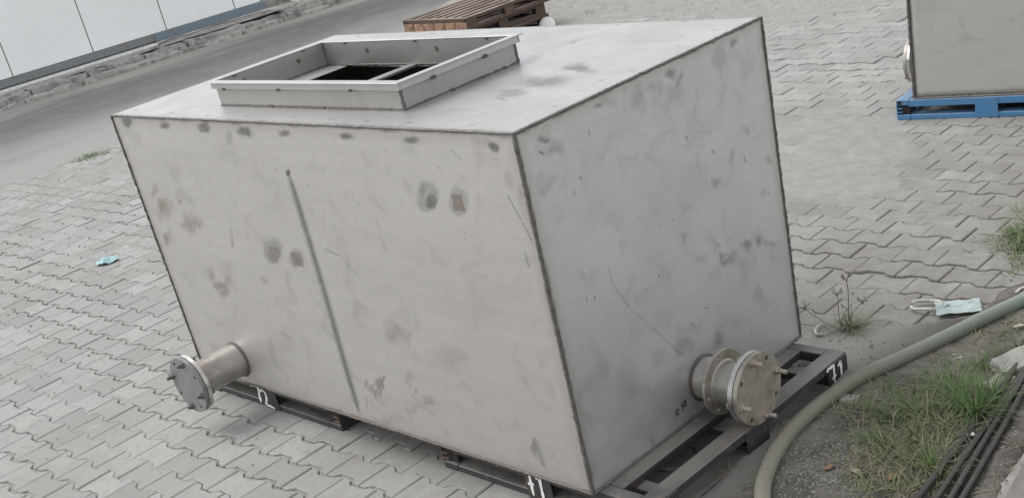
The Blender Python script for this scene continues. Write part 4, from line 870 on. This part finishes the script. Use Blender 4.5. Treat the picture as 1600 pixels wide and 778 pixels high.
# gravel
GV = MB(); ico = bmesh.new(); bmesh.ops.create_icosphere(ico, subdivisions=1, radius=1); iv = [v.co.copy() for v in ico.verts]; ico.faces.ensure_lookup_table(); ifc = [tuple(v.index for v in f.verts) for f in ico.faces]; ico.free()
def pebble(x, y, z, r, a):
    M = Matrix.Translation((x, y, z)) @ Matrix.Rotation(random.uniform(0, 6.28), 4, 'Z') @ Matrix.Rotation(random.gauss(0, .4), 4, 'X') @ Matrix.Diagonal((r * random.uniform(.8, 1.4), r * random.uniform(.7, 1.1), r * random.uniform(.45, .8), 1))
    GV.add([M @ (v * random.uniform(.78, 1.15)) for v in iv], ifc, a)
for _ in range(1000):
    px, py = random.gauss(1285, 42), random.gauss(735, 38)
    c = un(px, py, .02)
    if c[0] < .33 or px < 1215: continue
    pebble(c[0], c[1], gz(c[0], c[1]) + .001, abs(random.gauss(.0035, .0018)) + .0016, random.random())
for _ in range(900):
    px, py = random.uniform(1210, 1600), random.uniform(540, 778); c = un(px, py, .02)
    if gz(c[0], c[1]) < .008: continue
    pebble(c[0], c[1], gz(c[0], c[1]) + .001, abs(random.gauss(.003, .002)) + .0014, random.random())
for _ in range(500):
    x, y = random.uniform(-9.5, .3), random.uniform(-1, 8); pebble(x, y, .002 + max(0, gz(x, y)), abs(random.gauss(.003, .0025)) + .002, random.random())
s = NT('gravel_stone'); a = s.n('Attribute', attribute_name='tone').outputs['Fac']
M_GRAVEL = s.out(s.mix(a, (0.12, 0.115, 0.105), (0.26, 0.25, 0.235)), .9)
tag(GV.build('gravel', M_GRAVEL, attr='tone', fix=False), 'loose grey gravel and grit scattered beside the hose', 'gravel', kind='stuff')

# flat stones, leaves and litter
M_STONE = simple('pale_stone', (0.34, 0.325, 0.295), .9, scale=9, var=.3, bump=.5, dist=.01)
for k, (px, py, L, D, H, a, lab) in enumerate([(1488, 558, .10, .05, .022, .3, 'flat pale stone beside the hose above the grass'), (1590, 575, .16, .12, .05, .9, 'larger broken stone at the right edge above the rods'), (1330, 628, .07, .05, .025, .2, 'grey stone tucked against the hose by the dry grass'), (1350, 778, .07, .05, .016, .5, 'half buried stone at the bottom edge below the grass'), (1560, 600, .12, .08, .03, 1.2, 'cracked flat stone between the grass and the rods')]):
    c = un(px, py, .02); o = rough_block('stone', M_STONE, None, L, D, H, 40 + k, .02, (c[0], c[1], gz(c[0], c[1]) - .006), a); tag(o, lab, 'stone')
M_LEAF = simple('dry_leaf', (0.42, 0.36, 0.26), .8, scale=30); M_LEAF2 = simple('brown_leaf', (0.26, 0.17, 0.11), .8, scale=30)
for k, (px, py, L, W, az, mt, lab) in enumerate([(1338, 745, .085, .012, -.5, M_LEAF, 'pale curled dry leaf on the gravel below the grass'), (1398, 752, .05, .018, 1.2, M_LEAF2, 'brown dry leaf standing among the lowest grass tufts'), (1297, 738, .045, .014, 1.0, M_LEAF2, 'reddish brown leaf lying on the gravel by the hose'), (1592, 518, .05, .013, .4, M_LEAF, 'pale leaf beside the hose at the right edge'), (1518, 690, .025, .015, .2, M_CAP, 'white scrap caught between the grass and rods')]):
    c = un(px, py, .02); b = MB(); n = 10; vs = []; z0 = gz(c[0], c[1]) + .006
    for i in range(n + 1):
        t = i / n; w = W * math.sin(math.pi * min(1, .06 + t * .94)) ** .7
        for j in (-1, 0, 1):
            lx, ly = (t - .5) * L, j * w; zz = z0 + .007 * abs(j) + .012 * math.sin(t * 3.0) * (t)
            vs.append((c[0] + lx * math.cos(az) - ly * math.sin(az), c[1] + lx * math.sin(az) + ly * math.cos(az), zz))
    fs = [(i * 3 + j, i * 3 + j + 1, i * 3 + j + 4, i * 3 + j + 3) for i in range(n) for j in (0, 1)]
    o = b.add(vs, fs).build('dry_leaf' if mt != M_CAP else 'paper_scrap', mt, smooth=True); tag(o, lab, 'leaf' if mt != M_CAP else 'litter')
    md = o.modifiers.new('thick', 'SOLIDIFY'); md.thickness = .0008
# crumpled blue mask on the left pavers
def crumple(name, mat, c, rx, ry, h, az, seed, rect=False):
    n = 26; u = np.linspace(-1, 1, n); U, V = np.meshgrid(u, u)
    if rect: X, Y = U * rx, V * ry
    else:
        X = U * np.sqrt(1 - V * V / 2) * rx; Y = V * np.sqrt(1 - U * U / 2) * ry
    r2 = np.clip(1 - (U * U + V * V) * .5, 0, 1)
    Z = h * (fbm(U * 2.2 + seed, V * 2.2, 4, seed) * .9 + .1) * (r2 ** .5 if not rect else 1) + .003
    X = X + .12 * rx * (fbm(U * 2 + 9, V * 2, 3, seed + 1) - .5); Y = Y + .12 * ry * (fbm(U * 2, V * 2 + 4, 3, seed + 2) - .5)
    ca, sa = math.cos(az), math.sin(az)
    o = grid_obj(name, c[0] + ca * X - sa * Y, c[1] + sa * X + ca * Y, c[2] + Z, mat)
    md = o.modifiers.new('thick', 'SOLIDIFY'); md.thickness = .002; return o
M_MASK = simple('blue_cloth', (0.34, 0.49, 0.52), .85, scale=40, var=.12); M_MASK2 = simple('pale_blue_paper', (0.37, 0.44, 0.43), .8, scale=22, var=.22)
c = un(169, 411, 0); tag(crumple('face_mask', M_MASK, (c[0], c[1], .0), .082, .075, .055, .5, 3), 'crumpled light blue face mask lying on the left pavers', 'face mask')
c = un(1490, 486, 0)
fm = empty('face_mask', (c[0], c[1], max(0, gz(c[0], c[1])) + .012), rad(16)); tag(fm, 'flattened pale blue face mask with white ear loop beside the hose', 'face mask')
o = crumple('mask_panel', M_MASK2, (0.02, 0, 0), .095, .068, .016, 0.25, 8, True); o.parent = fm
lp = [(-.06 - .060 + .060 * math.cos(t) * 1.1, .01 + .052 * math.sin(t), .012 + .004 * math.sin(3 * t)) for t in np.linspace(-2.9, 2.9, 40)]
M_LOOP = simple('soiled_white', (0.50, 0.49, 0.46), .8, scale=40)
o = MB().tube(lp, .0075, 8).build('ear_loop', M_LOOP, fm, smooth=True)
lp = [(-.055 + .03 * t, .012 * math.sin(t * 9), .010) for t in np.linspace(-.5, 1, 14)]
MB().tube(lp, .009, 8).build('knot', M_MASK2, fm, smooth=True)
# white plastic strip
P0 = [(1290, 503), (1280, 506), (1274, 512), (1275, 519), (1280, 525), (1286, 530)]
P = []
for i, (a, b) in enumerate(P0): q = un(a, b, .02); P.append((q[0], q[1], max(0, gz(q[0], q[1])) + .012))
tag(MB().tube(spline(P, 6), .0065, 8).build('plastic_strip', M_LOOP, smooth=True), 'short curved white plastic strip beside the dry weed', 'strip')
q = un(1597, 456, .03)
tag(MB().tube(spline([(q[0] - .03, q[1], .02), (q[0] - .01, q[1] + .03, .035), (q[0] + .03, q[1] + .035, .03), (q[0] + .07, q[1] + .01, .02)], 6), .007, 8).build('plastic_strip', M_LOOP, smooth=True), 'bent white strip at the right edge above the hose', 'strip')
# dry weed
wc2 = un(1330, 522, .02); wd = empty('dry_weed', (wc2[0], wc2[1], max(0, gz(wc2[0], wc2[1])))); tag(wd, 'small dry weed with bare seed stalks behind the pallet corner', 'weed')
vx = Vector((CR[0][0], CR[0][1], 0)).normalized()
M_WEED = simple('dry_stem', (0.16, 0.145, 0.105), .9); M_WEED2 = simple('dull_blades', (0.17, 0.18, 0.11), .8)
def stalk(pts, r, heads):
    P = spline([vx * a + Vector((0, 0, b)) + Vector((0, random.gauss(0, .004), 0)) for a, b in pts], 6); b = MB().tube(P, [r * (1 - .5 * i / len(P)) for i in range(len(P))], 5)
    tp = P[-1]
    for k in range(heads):
        t = random.uniform(0, 6.28); e = tp + Vector((math.cos(t) * .02, math.sin(t) * .02, random.uniform(.005, .028))); b.tube([tp - Vector((0, 0, .012 * random.random())), tp.lerp(e, .5) + Vector((0, 0, .004)), e], .0013, 4)
        for q in (-1, 1): b.tube([e, e + Vector((q * .006, .003, .009))], .0015, 4)
    return b.build('stalk', M_WEED, wd)
stalk([(0, 0), (.0, .1), (.003, .18), (.002, .235)], .0030, 9); stalk([(-.03, 0), (-.045, .08), (-.042, .15), (-.038, .18)], .0024, 6)
stalk([(-.03, .0), (-.10, .05), (-.16, .105), (-.19, .14)], .0024, 6); stalk([(.0, .0), (.004, .06), (.05, .11), (.065, .12)], .0020, 5); stalk([(-.04, 0), (-.03, .06), (-.01, .10)], .002, 3)
b0 = GB; GB = MB()
for _ in range(150):
    t = random.uniform(0, 6.28); r = abs(random.gauss(0, .035)); blade(r * math.cos(t), r * math.sin(t), 0.0, random.uniform(.05, .16), t, random.uniform(.1, .8), .0026, .4, 5, random.uniform(.8, 2.4))
GB.build('blades', M_WEED2, wd, fix=False); GB = b0
